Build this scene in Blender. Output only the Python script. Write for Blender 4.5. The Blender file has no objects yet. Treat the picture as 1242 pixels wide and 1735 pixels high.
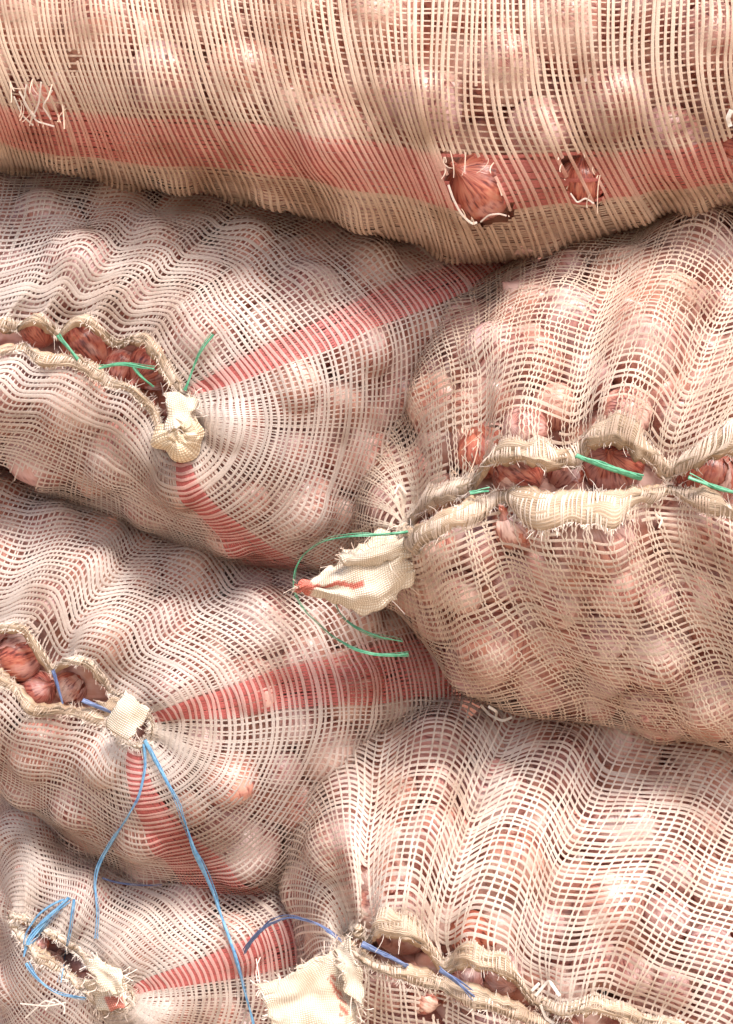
import bpy, math, random
import numpy as np
from mathutils import Vector, Matrix

R = random.Random(7)
rng = np.random.default_rng(11)
scene = bpy.context.scene
COL = scene.collection

# ------------------------------------------------------------------ camera, sky, sun, exposure
S = 0.0006            # metres per photograph pixel on the plane y = 0
D = 1.4               # camera distance from that plane
W, H = 1242, 1735
cam = bpy.data.cameras.new("camera")
cam.sensor_fit = 'VERTICAL'
cam.sensor_height = 36.0
cam.lens = 18.0 / (H * S / 2 / D)
cam.clip_start = 0.05
cam.clip_end = 500
camo = bpy.data.objects.new("camera", cam)
camo.location = (0, -D, 0)
camo.rotation_euler = (math.radians(90), 0, 0)
COL.objects.link(camo)
scene.camera = camo

SUN_EL, SUN_AZ = 53.0, 24.0     # sun in front of the pile, a little to the right
world = bpy.data.worlds.new("World")
scene.world = world
world.use_nodes = True
wn = world.node_tree
bg = wn.nodes["Background"]
sky = wn.nodes.new("ShaderNodeTexSky")
sky.sky_type = 'NISHITA'
sky.sun_disc = False
sky.sun_elevation = math.radians(SUN_EL)
sky.sun_rotation = math.radians(180 - SUN_AZ)
sky.air_density = 1.0
sky.dust_density = 4.0
sky.ozone_density = 0.6
wn.links.new(sky.outputs[0], bg.inputs[0])
bg.inputs[1].default_value = 0.11
sl = bpy.data.lights.new("sun", 'SUN')
sl.energy = 2.4
sl.angle = math.radians(15)
sl.color = (1.0, 0.955, 0.90)
so = bpy.data.objects.new("sun", sl)
dv = Vector((math.sin(math.radians(SUN_AZ)) * math.cos(math.radians(SUN_EL)),
             -math.cos(math.radians(SUN_AZ)) * math.cos(math.radians(SUN_EL)),
             math.sin(math.radians(SUN_EL))))
so.rotation_euler = dv.to_track_quat('Z', 'Y').to_euler()
so.location = dv * 5
COL.objects.link(so)
scene.view_settings.view_transform = 'Standard'
scene.view_settings.look = 'None'
scene.view_settings.gamma = 1.0
scene.view_settings.exposure = 1.1
scene.cycles.max_bounces = 8
scene.cycles.diffuse_bounces = 5

# ------------------------------------------------------------------ small helpers
def unproj(px, py, y):
    k = (D + y) / D * S
    return np.stack([(px - W / 2) * k, y + 0 * px, (H / 2 - py) * k], -1)

def proj(P):
    k = (D + P[..., 1]) / D * S
    return P[..., 0] / k + W / 2, H / 2 - P[..., 2] / k

def gsm(a, sig, axis=0, periodic=True):
    """gaussian smoothing along one axis, sig in samples"""
    if sig <= 0: return a
    n = a.shape[axis]
    if not periodic:
        pad = int(min(n - 1, sig * 4)) or 1
        idx = np.concatenate([np.arange(pad, 0, -1), np.arange(n), np.arange(n - 2, n - 2 - pad, -1)])
        b = np.take(a, idx, axis)
    else:
        b = a; pad = 0
    m = b.shape[axis]
    f = np.fft.fftfreq(m)
    g = np.exp(-2 * (math.pi * f * sig) ** 2)
    sh = [1] * b.ndim; sh[axis] = m
    out = np.real(np.fft.ifft(np.fft.fft(b, axis=axis) * g.reshape(sh), axis=axis))
    if pad: out = np.take(out, np.arange(pad, pad + n), axis)
    return out

def noise1(n, sig, periodic=True):
    a = gsm(rng.standard_normal(n), sig, 0, periodic); a = a - a.mean()
    return a / (a.std() + 1e-9)

def noise2(n, m, s0, s1):
    a = gsm(gsm(rng.standard_normal((n, m)), s0, 0, False), s1, 1, False)
    return a / (a.std() + 1e-9)

def norm(v):
    return v / (np.linalg.norm(v, axis=-1, keepdims=True) + 1e-12)

def mesh_np(name, V, F, mat, parent=None, col=None, uv=None, smooth=True):
    """one mesh object from numpy quads"""
    V = np.asarray(V, np.float32).reshape(-1, 3); F = np.asarray(F, np.int32).reshape(-1, 4)
    me = bpy.data.meshes.new(name)
    me.vertices.add(len(V)); me.vertices.foreach_set("co", V.ravel())
    me.loops.add(len(F) * 4); me.loops.foreach_set("vertex_index", F.ravel())
    me.polygons.add(len(F)); me.polygons.foreach_set("loop_start", np.arange(0, len(F) * 4, 4, dtype=np.int32))
    me.polygons.foreach_set("use_smooth", np.full(len(F), smooth))
    if uv is not None:
        l = me.uv_layers.new(name="UVMap")
        l.data.foreach_set("uv", np.asarray(uv, np.float32).reshape(-1, 2)[F.ravel()].ravel())
    if col is not None:
        c = np.ones((len(V), 4), np.float32); c[:, :3] = np.asarray(col).reshape(-1, 3)
        a = me.color_attributes.new("Col", 'FLOAT_COLOR', 'POINT')
        a.data.foreach_set("color", c.ravel())
    me.update(calc_edges=True)
    me.materials.append(mat)
    o = bpy.data.objects.new(name, me)
    COL.objects.link(o)
    if parent: o.parent = parent
    return o

def grid_faces(n, m, off=0, wrap=False):
    i = np.arange(n if wrap else n - 1)[:, None]; j = np.arange(m - 1)[None]
    i2 = (i + 1) % n
    return np.stack([i * m + j, i2 * m + j, i2 * m + j + 1, i * m + j + 1], -1).reshape(-1, 4) + off

def tag(o, label=None, cat=None, group=None, kind=None):
    if label: o['label'] = label
    if cat: o['category'] = cat
    if group: o['group'] = group
    if kind: o['kind'] = kind
    return o

def empty(name, loc):
    o = bpy.data.objects.new(name, None); COL.objects.link(o); o.location = loc
    o.empty_display_size = 0.05
    return o

class Acc:
    """collects strips of quads"""
    def __init__(s): s.V = []; s.F = []; s.C = []; s.n = 0
    def add(s, V, F, C):
        s.V.append(V.reshape(-1, 3)); s.F.append(F + s.n); s.C.append(C.reshape(-1, 3)); s.n += V.size // 3
    def build(s, name, mat, parent=None):
        if not s.n: return None
        return mesh_np(name, np.concatenate(s.V), np.concatenate(s.F), mat, parent, np.concatenate(s.C))

# ------------------------------------------------------------------ materials
def newmat(name):
    m = bpy.data.materials.new(name); m.use_nodes = True
    nt = m.node_tree; b = nt.nodes["Principled BSDF"]
    return m, nt, b
def N(nt, t, **kw):
    n = nt.nodes.new(t)
    for k, v in kw.items():
        if isinstance(k, str) and hasattr(n, k): setattr(n, k, v)
    return n
def ramp(nt, stops):
    r = nt.nodes.new("ShaderNodeValToRGB")
    e = r.color_ramp.elements
    while len(e) < len(stops): e.new(0.5)
    for q, (p, c) in zip(e, stops): q.position = p; q.color = (*c, 1)
    return r
def mixc(nt, fac, a, b, mode='MIX'):
    m = nt.nodes.new("ShaderNodeMix"); m.data_type = 'RGBA'; m.blend_type = mode
    for i, v in ((0, fac), (6, a), (7, b)):
        if isinstance(v, (int, float)): m.inputs[i].default_value = v
        elif isinstance(v, tuple): m.inputs[i].default_value = (*v, 1)
        else: nt.links.new(v, m.inputs[i])
    return m.outputs[2]

def net_material(name, transl=0.36, rough=0.42):
    m, nt, b = newmat(name)
    at = N(nt, "ShaderNodeAttribute"); at.attribute_name = "Col"
    tc = N(nt, "ShaderNodeTexCoord")
    n1 = N(nt, "ShaderNodeTexNoise"); n1.inputs["Scale"].default_value = 14; n1.inputs["Detail"].default_value = 5
    nt.links.new(tc.outputs["Object"], n1.inputs["Vector"])
    r1 = ramp(nt, [(0.33, (0.66, 0.57, 0.51)), (0.44, (0.92, 0.88, 0.85)), (0.58, (1.0, 1.0, 1.0))])
    nt.links.new(n1.outputs[0], r1.inputs[0])
    n2 = N(nt, "ShaderNodeTexNoise"); n2.inputs["Scale"].default_value = 900; n2.inputs["Detail"].default_value = 2
    nt.links.new(tc.outputs["Object"], n2.inputs["Vector"])
    r2 = ramp(nt, [(0.3, (0.82, 0.80, 0.78)), (0.6, (1.0, 1.0, 1.0))])
    nt.links.new(n2.outputs[0], r2.inputs[0])
    c = mixc(nt, 1.0, at.outputs["Color"], r1.outputs[0], 'MULTIPLY')
    c = mixc(nt, 1.0, c, r2.outputs[0], 'MULTIPLY')
    nt.links.new(c, b.inputs["Base Color"])
    b.inputs["Roughness"].default_value = rough
    b.inputs["Specular IOR Level"].default_value = 0.35
    tr = N(nt, "ShaderNodeBsdfTranslucent"); nt.links.new(c, tr.inputs[0])
    mx = N(nt, "ShaderNodeMixShader"); mx.inputs[0].default_value = transl
    nt.links.new(b.outputs[0], mx.inputs[1]); nt.links.new(tr.outputs[0], mx.inputs[2])
    nt.links.new(mx.outputs[0], nt.nodes["Material Output"].inputs[0])
    bp = N(nt, "ShaderNodeBump"); bp.inputs["Strength"].default_value = 0.25; bp.inputs["Distance"].default_value = 0.0006
    nt.links.new(n2.outputs[0], bp.inputs["Height"]); nt.links.new(bp.outputs[0], b.inputs["Normal"])
    return m
M_NET = net_material("netting_tape")
M_THREAD = net_material("loose_thread", 0.2)

def cloth_material(name, base, dark, scale, dots=0.0, red=None):
    m, nt, b = newmat(name)
    uv = N(nt, "ShaderNodeUVMap")
    mp = N(nt, "ShaderNodeMapping"); nt.links.new(uv.outputs[0], mp.inputs[0])
    w1 = N(nt, "ShaderNodeTexWave"); w1.bands_direction = 'X'; w1.inputs["Scale"].default_value = scale[0]
    w2 = N(nt, "ShaderNodeTexWave"); w2.bands_direction = 'Y'; w2.inputs["Scale"].default_value = scale[1]
    for w in (w1, w2):
        w.inputs["Distortion"].default_value = 0.8; w.inputs["Detail"].default_value = 2; w.inputs["Detail Scale"].default_value = 0.6
        nt.links.new(mp.outputs[0], w.inputs["Vector"])
    mm = N(nt, "ShaderNodeMath"); mm.operation = 'MULTIPLY'
    nt.links.new(w1.outputs["Fac"], mm.inputs[0]); nt.links.new(w2.outputs["Fac"], mm.inputs[1])
    tc = N(nt, "ShaderNodeTexCoord")
    n1 = N(nt, "ShaderNodeTexNoise"); n1.inputs["Scale"].default_value = 45; n1.inputs["Detail"].default_value = 6
    nt.links.new(tc.outputs["Object"], n1.inputs["Vector"])
    r0 = ramp(nt, [(0.35, dark), (0.62, base)]); nt.links.new(n1.outputs[0], r0.inputs[0])
    r1 = ramp(nt, [(0.02, (0.52, 0.42, 0.34)), (0.28, (1, 1, 1))]); nt.links.new(mm.outputs[0], r1.inputs[0])
    c = mixc(nt, 0.75, r0.outputs[0], r1.outputs[0], 'MULTIPLY')
    at = N(nt, "ShaderNodeAttribute"); at.attribute_name = "Col"
    c = mixc(nt, 1.0, c, at.outputs["Color"], 'MULTIPLY')
    nt.links.new(c, b.inputs["Base Color"])
    b.inputs["Roughness"].default_value = 0.75
    b.inputs["Specular IOR Level"].default_value = 0.25
    ad = N(nt, "ShaderNodeMath"); ad.operation = 'ADD'
    n3 = N(nt, "ShaderNodeTexNoise"); n3.inputs["Scale"].default_value = 260; n3.inputs["Detail"].default_value = 4
    nt.links.new(tc.outputs["Object"], n3.inputs["Vector"])
    nt.links.new(mm.outputs[0], ad.inputs[0]); nt.links.new(n3.outputs[0], ad.inputs[1])
    bp = N(nt, "ShaderNodeBump"); bp.inputs["Strength"].default_value = 0.7; bp.inputs["Distance"].default_value = 0.0012
    nt.links.new(ad.outputs[0], bp.inputs["Height"]); nt.links.new(bp.outputs[0], b.inputs["Normal"])
    return m
M_HEM = cloth_material("hem_cloth", (0.68, 0.55, 0.43), (0.52, 0.39, 0.28), (1.0, 1.0))
M_FLAP = cloth_material("folded_cloth", (0.80, 0.735, 0.64), (0.68, 0.58, 0.46), (1.0, 1.0))

def onion_material(name, stops, palefac, p0, p1):
    m, nt, b = newmat(name)
    tc = N(nt, "ShaderNodeTexCoord")
    oi = N(nt, "ShaderNodeObjectInfo")
    sx = N(nt, "ShaderNodeSeparateXYZ"); nt.links.new(tc.outputs["Object"], sx.inputs[0])
    at = N(nt, "ShaderNodeMath"); at.operation = 'ARCTAN2'
    nt.links.new(sx.outputs[0], at.inputs[0]); nt.links.new(sx.outputs[1], at.inputs[1])
    cs = N(nt, "ShaderNodeMath"); cs.operation = 'COSINE'; nt.links.new(at.outputs[0], cs.inputs[0])
    sn = N(nt, "ShaderNodeMath"); sn.operation = 'SINE'; nt.links.new(at.outputs[0], sn.inputs[0])
    zz = N(nt, "ShaderNodeMath"); zz.operation = 'MULTIPLY'; zz.inputs[1].default_value = 9.0; nt.links.new(sx.outputs[2], zz.inputs[0])
    cb = N(nt, "ShaderNodeCombineXYZ")
    nt.links.new(cs.outputs[0], cb.inputs[0]); nt.links.new(sn.outputs[0], cb.inputs[1]); nt.links.new(zz.outputs[0], cb.inputs[2])
    streak = N(nt, "ShaderNodeTexNoise"); streak.noise_dimensions = '4D'
    streak.inputs["Scale"].default_value = 9; streak.inputs["Detail"].default_value = 5
    rw = N(nt, "ShaderNodeMath"); rw.operation = 'MULTIPLY'; rw.inputs[1].default_value = 40
    nt.links.new(oi.outputs["Random"], rw.inputs[0])
    nt.links.new(cb.outputs[0], streak.inputs["Vector"]); nt.links.new(rw.outputs[0], streak.inputs["W"])
    blot = N(nt, "ShaderNodeTexNoise"); blot.noise_dimensions = '4D'
    blot.inputs["Scale"].default_value = 32; blot.inputs["Detail"].default_value = 4
    nt.links.new(tc.outputs["Object"], blot.inputs["Vector"]); nt.links.new(rw.outputs[0], blot.inputs["W"])
    r1 = ramp(nt, stops)
    nt.links.new(streak.outputs[0], r1.inputs[0])
    r2 = ramp(nt, [(p0, (0, 0, 0)), (p1, (1, 1, 1))]); nt.links.new(blot.outputs[0], r2.inputs[0])
    pale = ramp(nt, [(0.0, (0.76, 0.57, 0.50)), (0.5, (0.70, 0.53, 0.525)), (1.0, (0.80, 0.67, 0.585))])
    nt.links.new(oi.outputs["Random"], pale.inputs[0])
    fm = N(nt, "ShaderNodeMath"); fm.operation = 'MULTIPLY'; fm.inputs[1].default_value = palefac
    nt.links.new(r2.outputs[0], fm.inputs[0])
    c = mixc(nt, fm.outputs[0], r1.outputs[0], pale.outputs[0])
    vein = ramp(nt, [(0.36, (0.62, 0.50, 0.48)), (0.47, (0.95, 0.92, 0.9)), (0.55, (1, 1, 1)), (0.68, (0.82, 0.72, 0.68))])
    nt.links.new(streak.outputs[0], vein.inputs[0])
    c = mixc(nt, 1.0, c, vein.outputs[0], 'MULTIPLY')
    tint = ramp(nt, [(0.0, (1.0, 0.86, 0.8)), (0.35, (0.82, 0.74, 0.78)), (0.7, (1.05, 0.95, 0.85)), (1.0, (0.85, 0.8, 0.9))])
    nt.links.new(oi.outputs["Random"], tint.inputs[0])
    c = mixc(nt, 1.0, c, tint.outputs[0], 'MULTIPLY')
    nt.links.new(c, b.inputs["Base Color"])
    b.inputs["Roughness"].default_value = 0.28
    b.inputs["Specular IOR Level"].default_value = 0.5
    bp = N(nt, "ShaderNodeBump"); bp.inputs["Strength"].default_value = 0.35; bp.inputs["Distance"].default_value = 0.002
    nt.links.new(streak.outputs[0], bp.inputs["Height"]); nt.links.new(bp.outputs[0], b.inputs["Normal"])
    return m
M_ONION_RED = onion_material("onion_skin_red", [(0.30, (0.17, 0.035, 0.035)), (0.47, (0.42, 0.12, 0.085)), (0.56, (0.50, 0.18, 0.12)), (0.72, (0.64, 0.34, 0.24))], 0.35, 0.54, 0.62)
M_ONION = onion_material("onion_skin", [(0.32, (0.27, 0.09, 0.085)), (0.5, (0.48, 0.24, 0.20)), (0.70, (0.66, 0.38, 0.30))], 0.84, 0.44, 0.57)

def plain(name, stops, scale, rough, bump=0.3, dist=0.002):
    m, nt, b = newmat(name)
    tc = N(nt, "ShaderNodeTexCoord")
    n = N(nt, "ShaderNodeTexNoise"); n.inputs["Scale"].default_value = scale; n.inputs["Detail"].default_value = 8
    nt.links.new(tc.outputs["Object"], n.inputs["Vector"])
    r = ramp(nt, stops); nt.links.new(n.outputs[0], r.inputs[0]); nt.links.new(r.outputs[0], b.inputs["Base Color"])
    b.inputs["Roughness"].default_value = rough
    bp = N(nt, "ShaderNodeBump"); bp.inputs["Strength"].default_value = bump; bp.inputs["Distance"].default_value = dist
    nt.links.new(n.outputs[0], bp.inputs["Height"]); nt.links.new(bp.outputs[0], b.inputs["Normal"])
    return m
M_GROUND = plain("dry_earth", [(0.3, (0.36, 0.28, 0.20)), (0.7, (0.50, 0.41, 0.31))], 6, 0.95, 0.5, 0.01)
M_WALL = plain("red_plaster", [(0.3, (0.20, 0.085, 0.06)), (0.7, (0.30, 0.13, 0.09))], 9, 0.9, 0.4, 0.004)
M_GREEN = plain("green_twine", [(0.3, (0.04, 0.24, 0.13)), (0.7, (0.15, 0.42, 0.26))], 180, 0.35, 0.3, 0.0006)
M_BLUE = plain("blue_twine", [(0.3, (0.07, 0.22, 0.42)), (0.7, (0.22, 0.43, 0.62))], 180, 0.35, 0.3, 0.0006)
M_NAVY = plain("dark_blue_twine", [(0.3, (0.06, 0.09, 0.21)), (0.7, (0.15, 0.20, 0.35))], 180, 0.4, 0.3, 0.0006)

CREAM = np.array([0.73, 0.65, 0.585])
RED = np.array([0.60, 0.165, 0.155])
PINK = np.array([0.76, 0.44, 0.41])

# ------------------------------------------------------------------ the setting
GZ = -0.76
mesh_np("ground", [(-60, -60, GZ), (60, -60, GZ), (60, 60, GZ), (-60, 60, GZ)], [(0, 1, 2, 3)], M_GROUND)["kind"] = "structure"
wx = np.array([(-2.6, 0.62, GZ - .05), (2.6, 0.62, GZ - .05), (2.6, 0.62, 1.4), (-2.6, 0.62, 1.4),
               (-2.6, 0.80, GZ - .05), (2.6, 0.80, GZ - .05), (2.6, 0.80, 1.4), (-2.6, 0.80, 1.4)])
tag(mesh_np("wall", wx, [(0, 1, 2, 3), (5, 4, 7, 6), (3, 2, 6, 7), (1, 5, 6, 2), (4, 0, 3, 7)], M_WALL, smooth=False),
    "reddish brown plaster wall glimpsed behind the pile at the left edge", "wall")

# ------------------------------------------------------------------ onion meshes (shared)
def onion_mesh(seed):
    r = np.random.default_rng(seed)
    prof = [(0.0, -0.93), (0.10, -0.92), (0.16, -0.90), (0.42, -0.84), (0.70, -0.66), (0.90, -0.36), (0.985, 0.0), (0.93, 0.33),
            (0.76, 0.62), (0.50, 0.83), (0.28, 0.94), (0.15, 1.05), (0.11, 1.2), (0.12, 1.34), (0.0, 1.36)]
    n = 28
    V = []
    ph = r.uniform(0, 6.28, 4); k = r.uniform(0.9, 1.06)
    for i, (a, z) in enumerate(prof):
        for j in range(n):
            t = 2 * math.pi * j / n
            q = 1 + 0.035 * math.sin(2 * t + ph[0]) + 0.02 * math.sin(5 * t + ph[1] + z) + 0.012 * math.sin(11 * t + ph[2])
            V.append((a * q * math.cos(t), a * q * math.sin(t), z * k + (0.05 * math.sin(3 * t + ph[3]) if z > 1 else 0)))
    V = np.array(V)
    F = []
    m = len(prof)
    for i in range(m - 1):
        for j in range(n):
            F.append((i * n + j, i * n + (j + 1) % n, (i + 1) * n + (j + 1) % n, (i + 1) * n + j))
    o = mesh_np("onion", V * 0.033, F, M_ONION)
    me = o.data
    bpy.data.objects.remove(o)
    return me
ONION_ME = [onion_mesh(s) for s in range(6)]
ONION_RED_ME = []
for q in ONION_ME[:4]:
    q2 = q.copy(); q2.materials[0] = M_ONION_RED; ONION_RED_ME.append(q2)
def flake_mesh(seed):
    r_ = np.random.default_rng(seed); na, nb = 16, 18
    w = r_.uniform(.5, .9); V = []
    for i in range(na):
        for j in range(nb):
            a = (i / (na - 1) - .5) * 2; lat = -1.0 + 2.15 * j / (nb - 1)
            lon = a * w * (1 + .14 * math.sin(5 * lat + seed) + .08 * math.sin(13 * lat))
            rr_ = 1.025 + .09 * max(0, abs(a) - .6) / .4 * (.5 + .5 * math.sin(3 * lat + 2 * a + seed)) + .012 * math.sin(9 * lon)
            V.append((rr_ * .98 * math.cos(lat) * math.cos(lon), rr_ * .98 * math.cos(lat) * math.sin(lon), rr_ * .93 * math.sin(lat)))
    o = mesh_np("peeling_skin", np.array(V) * 0.033, grid_faces(na, nb), M_ONION); me = o.data; bpy.data.objects.remove(o); return me
FLAKE_ME = [flake_mesh(s) for s in range(3)]
R0 = 0.033

def add_onion(c, r, label, group, axis=None, red=False):
    o = bpy.data.objects.new("onion", R.choice(ONION_RED_ME if red else ONION_ME))
    COL.objects.link(o)
    o.location = tuple(c)
    ax = Vector(axis) if axis is not None else Vector((R.gauss(0, 1), R.gauss(0, 1), R.gauss(0, 1)))
    o.rotation_euler = (ax.to_track_quat('Z', 'Y') @ Matrix.Rotation(R.uniform(0, 6.28), 3, 'Z').to_quaternion()).to_euler()
    s = r / R0
    o.scale = (s, s, s * R.uniform(0.9, 1.0))
    tag(o, label, "onion", group)
    if red and 'smooth' not in label:
        for _ in range(2):
            f = bpy.data.objects.new("peeling_skin", R.choice(FLAKE_ME)); COL.objects.link(f); f.parent = o
            f.rotation_euler = (0, 0, R.uniform(0, 6.28))
    return o

# ------------------------------------------------------------------ sack surfaces
DS = 3.5 * S        # grid step along the sack

def end_grid(spokes, ysil, Hd, Lmax, Gu=640, back=0.30, right=0, up=22, pw=2.4):
    """A sack seen mouth end on: u runs round the mouth, v from the lip out over the domed end and back along the body.
    spokes: lip point, a point half way, the point where the surface turns away, pleat (+1 puffed, -1 pinched), bulge factor"""
    n = len(spokes)
    A = np.array([list(s[:6]) + [s[6] if len(s) > 6 else 0.0, s[7] if len(s) > 7 else 1.0] for s in spokes], float)
    dr = norm(A[:, 4:6] - A[:, 2:4])
    A[:, 4:6] += dr * (up * np.maximum(0, -dr[:, 1:2]) + right * np.maximum(0, dr[:, 0:1]))   # pressed against the sacks above and beside it
    q = 0.5 * A[:, 2:4] + 0.5 * A[:, 4:6]
    seg = np.linalg.norm(np.roll(q, -1, 0) - q, axis=1) + 6
    uk = np.concatenate([[0], np.cumsum(seg)]); per = uk[-1]
    ug = np.arange(Gu) / Gu * per
    def itp(c):
        return np.interp(ug, uk, np.concatenate([c, c[:1]]))
    sp = Gu / n
    Sx = gsm(np.stack([itp(A[:, 0]), itp(A[:, 1])], -1), 2.2)
    Mx = gsm(np.stack([itp(A[:, 2]), itp(A[:, 3])], -1), sp * 0.42)
    Ox = gsm(np.stack([itp(A[:, 4]), itp(A[:, 5])], -1), sp * 0.42)
    pl = gsm(itp(A[:, 6]), 3.0); hh = gsm(itp(A[:, 7]), sp * 0.5)
    f = np.sin(np.linspace(0, math.pi / 2, 90))[None, :, None]
    Q = Sx[:, None] * (1 - f) * (1 - 2 * f) + Mx[:, None] * 4 * f * (1 - f) + Ox[:, None] * f * (2 * f - 1)
    f2 = f[..., 0]
    dist = np.concatenate([np.zeros((Gu, 1)), np.cumsum(np.linalg.norm(np.diff(Q, axis=1), axis=-1), 1)], 1)
    dip = 0.016 - 0.016 * np.clip(pl, -1, 1)
    Y = ysil - Hd * hh[:, None] * np.maximum(1 - f2 ** pw, 0) ** (1.2 / pw + .1) + dip[:, None] * np.exp(-dist / 45.0)
    b = np.linspace(0, 1, 40)[None, 1:]
    C = Sx.mean(0)
    Qb = Ox[:, None] + (Ox - C)[:, None] * (-0.16 * b[..., None] ** 2)
    Yb = Y[:, -1:] + back * b
    Q = np.concatenate([Q, Qb], 1); Y = np.concatenate([Y, Yb], 1)
    P = unproj(Q[..., 0], Q[..., 1], Y)
    al = np.concatenate([np.zeros((Gu, 1)), np.cumsum(np.linalg.norm(np.diff(P, axis=1), axis=-1), 1)], 1)
    vg = np.arange(0, Lmax * S, DS)
    G = np.empty((Gu, len(vg), 3))
    for i in range(Gu):
        for k in range(3): G[i, :, k] = np.interp(vg, al[i], P[i, :, k])
    vs = al[:, 89]       # arc length at which the surface turns away
    return dict(P=G, pl=pl, vs=vs, vg=vg, wrap=True, S2=Sx)

def normals(P, wrap, flip=False):
    du = (np.roll(P, -1, 0) - np.roll(P, 1, 0)) if wrap else np.gradient(P, axis=0)
    dv_ = np.gradient(P, axis=1)
    n = np.cross(du, dv_)
    if flip: n = -n
    return norm(n)

def pack(P, Nn, ok, rr, dense=0.92, inset=0.88, taken=(), tries=6000):
    """onion centres just under the surface, no two closer than their radii allow"""
    idx = np.argwhere(ok)
    out = [(*c, r) for c, r in taken]
    if len(idx) == 0: return out
    pick = idx[rng.integers(0, len(idx), tries)]
    for a, b_ in pick:
        r = rng.uniform(*rr)
        c = P[a, b_] - Nn[a, b_] * r * (inset + rng.uniform(-.10, .06))
        if out:
            o = np.array(out)
            if np.any(np.linalg.norm(o[:, :3] - c, axis=1) < (o[:, 3] + r) * dense): continue
        out.append((*c, r))
    return out

def drape(P, Nn, onions, sag, wrap, smooth, taper=None, pleat=None, gap=0.0012):
    """height of the cloth above the base surface when it is laid over the onions"""
    h = np.full(P.shape[:2], -sag)
    for (x, y, z, r) in onions:
        c = np.array((x, y, z)); rc = r + gap
        dd = P - c
        near = np.einsum('ijk,ijk->ij', dd, dd) < (2.2 * rc) ** 2
        if not near.any(): continue
        d = dd[near]; n = Nn[near]
        a = (d * n).sum(-1); lat = (d * d).sum(-1) - a * a
        top = np.sqrt(np.maximum(rc * rc - lat, 0)) - a
        top = np.where((lat < rc * rc) & (a > 0.15 * r) & (top < 0.03), top, -sag)
        h[near] = np.maximum(h[near], top)
    h0 = h.copy()
    for k in range(5):
        h = gsm(gsm(h, smooth, 0, wrap), smooth, 1, False)
        h = np.maximum(h, h0 - 0.0035 * (k < 4))
    h = np.maximum(h, h0 - 0.0012)
    h = gsm(gsm(h, 1.5, 0, wrap), 1.5, 1, False)
    if pleat is not None: h = h + pleat
    if taper is not None: h = h * taper
    return P + Nn * h[..., None]

def drop_poking(on, nman, G2):
    '''leave out onions the cloth would cut through'''
    Q = G2[::2, ::2].reshape(-1, 3); out = []
    for i, (x, y, z, r) in enumerate(on):
        if i < nman or np.min(((Q - (x, y, z)) ** 2).sum(1)) > (r * .94) ** 2: out.append((x, y, z, r))
    return out

def sample(G, u, v, wrap):
    """bilinear lookup; u, v in grid units"""
    n, m = G.shape[:2]
    u0 = np.floor(u).astype(int); fu = (u - u0)[..., None]
    v = np.clip(v, 0, m - 1.001); v0 = np.floor(v).astype(int); fv = (v - v0)[..., None]
    if wrap: a = u0 % n; b_ = (u0 + 1) % n
    else:
        a = np.clip(u0, 0, n - 1); b_ = np.clip(u0 + 1, 0, n - 1)
    return (G[a, v0] * (1 - fu) * (1 - fv) + G[b_, v0] * fu * (1 - fv) + G[a, v0 + 1] * (1 - fu) * fv + G[b_, v0 + 1] * fu * fv)

def inpoly(px, py, poly):
    c = np.zeros(px.shape, bool); n = len(poly)
    for i in range(n):
        x1, y1 = poly[i]; x2, y2 = poly[(i + 1) % n]
        c ^= ((y1 > py) != (y2 > py)) & (px < (x2 - x1) * (py - y1) / (y2 - y1 + 1e-9) + x1)
    return c

def ribbons(acc, Pc, Nc, width, lift, col, keep):
    """Pc [k,m,3] centre lines of k ribbons, with a raised middle"""
    k, m = Pc.shape[:2]
    T = norm(np.gradient(Pc, axis=1))
    L = norm(np.cross(Nc, T))
    w = np.broadcast_to(np.asarray(width)[..., None], (k, m, 1)) * 0.5
    lf = np.broadcast_to(np.asarray(lift)[..., None], (k, m, 1))
    base = Pc + Nc * lf
    V = np.stack([base - L * w, base + Nc * (w * 0.22), base + L * w], 2)      # k,m,3,3
    idx = np.arange(k * m * 3).reshape(k, m, 3)
    kk = keep[:, :-1] & keep[:, 1:]
    F1 = np.stack([idx[:, :-1, 0], idx[:, 1:, 0], idx[:, 1:, 1], idx[:, :-1, 1]], -1)[kk]
    F2 = np.stack([idx[:, :-1, 1], idx[:, 1:, 1], idx[:, 1:, 2], idx[:, :-1, 2]], -1)[kk]
    F = np.concatenate([F1, F2])
    used, inv = np.unique(F, return_inverse=True)
    C = np.broadcast_to(np.asarray(col)[..., None, :], (k, m, 3, 3)).reshape(-1, 3)
    acc.add(V.reshape(-1, 3)[used], inv.reshape(-1, 4), C[used])

ALL = []            # finished sacks, for the depth lookup
def margin(px, py, m=120):
    return (px > -m) & (px < W + m) & (py > -m) & (py < H + m)

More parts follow.
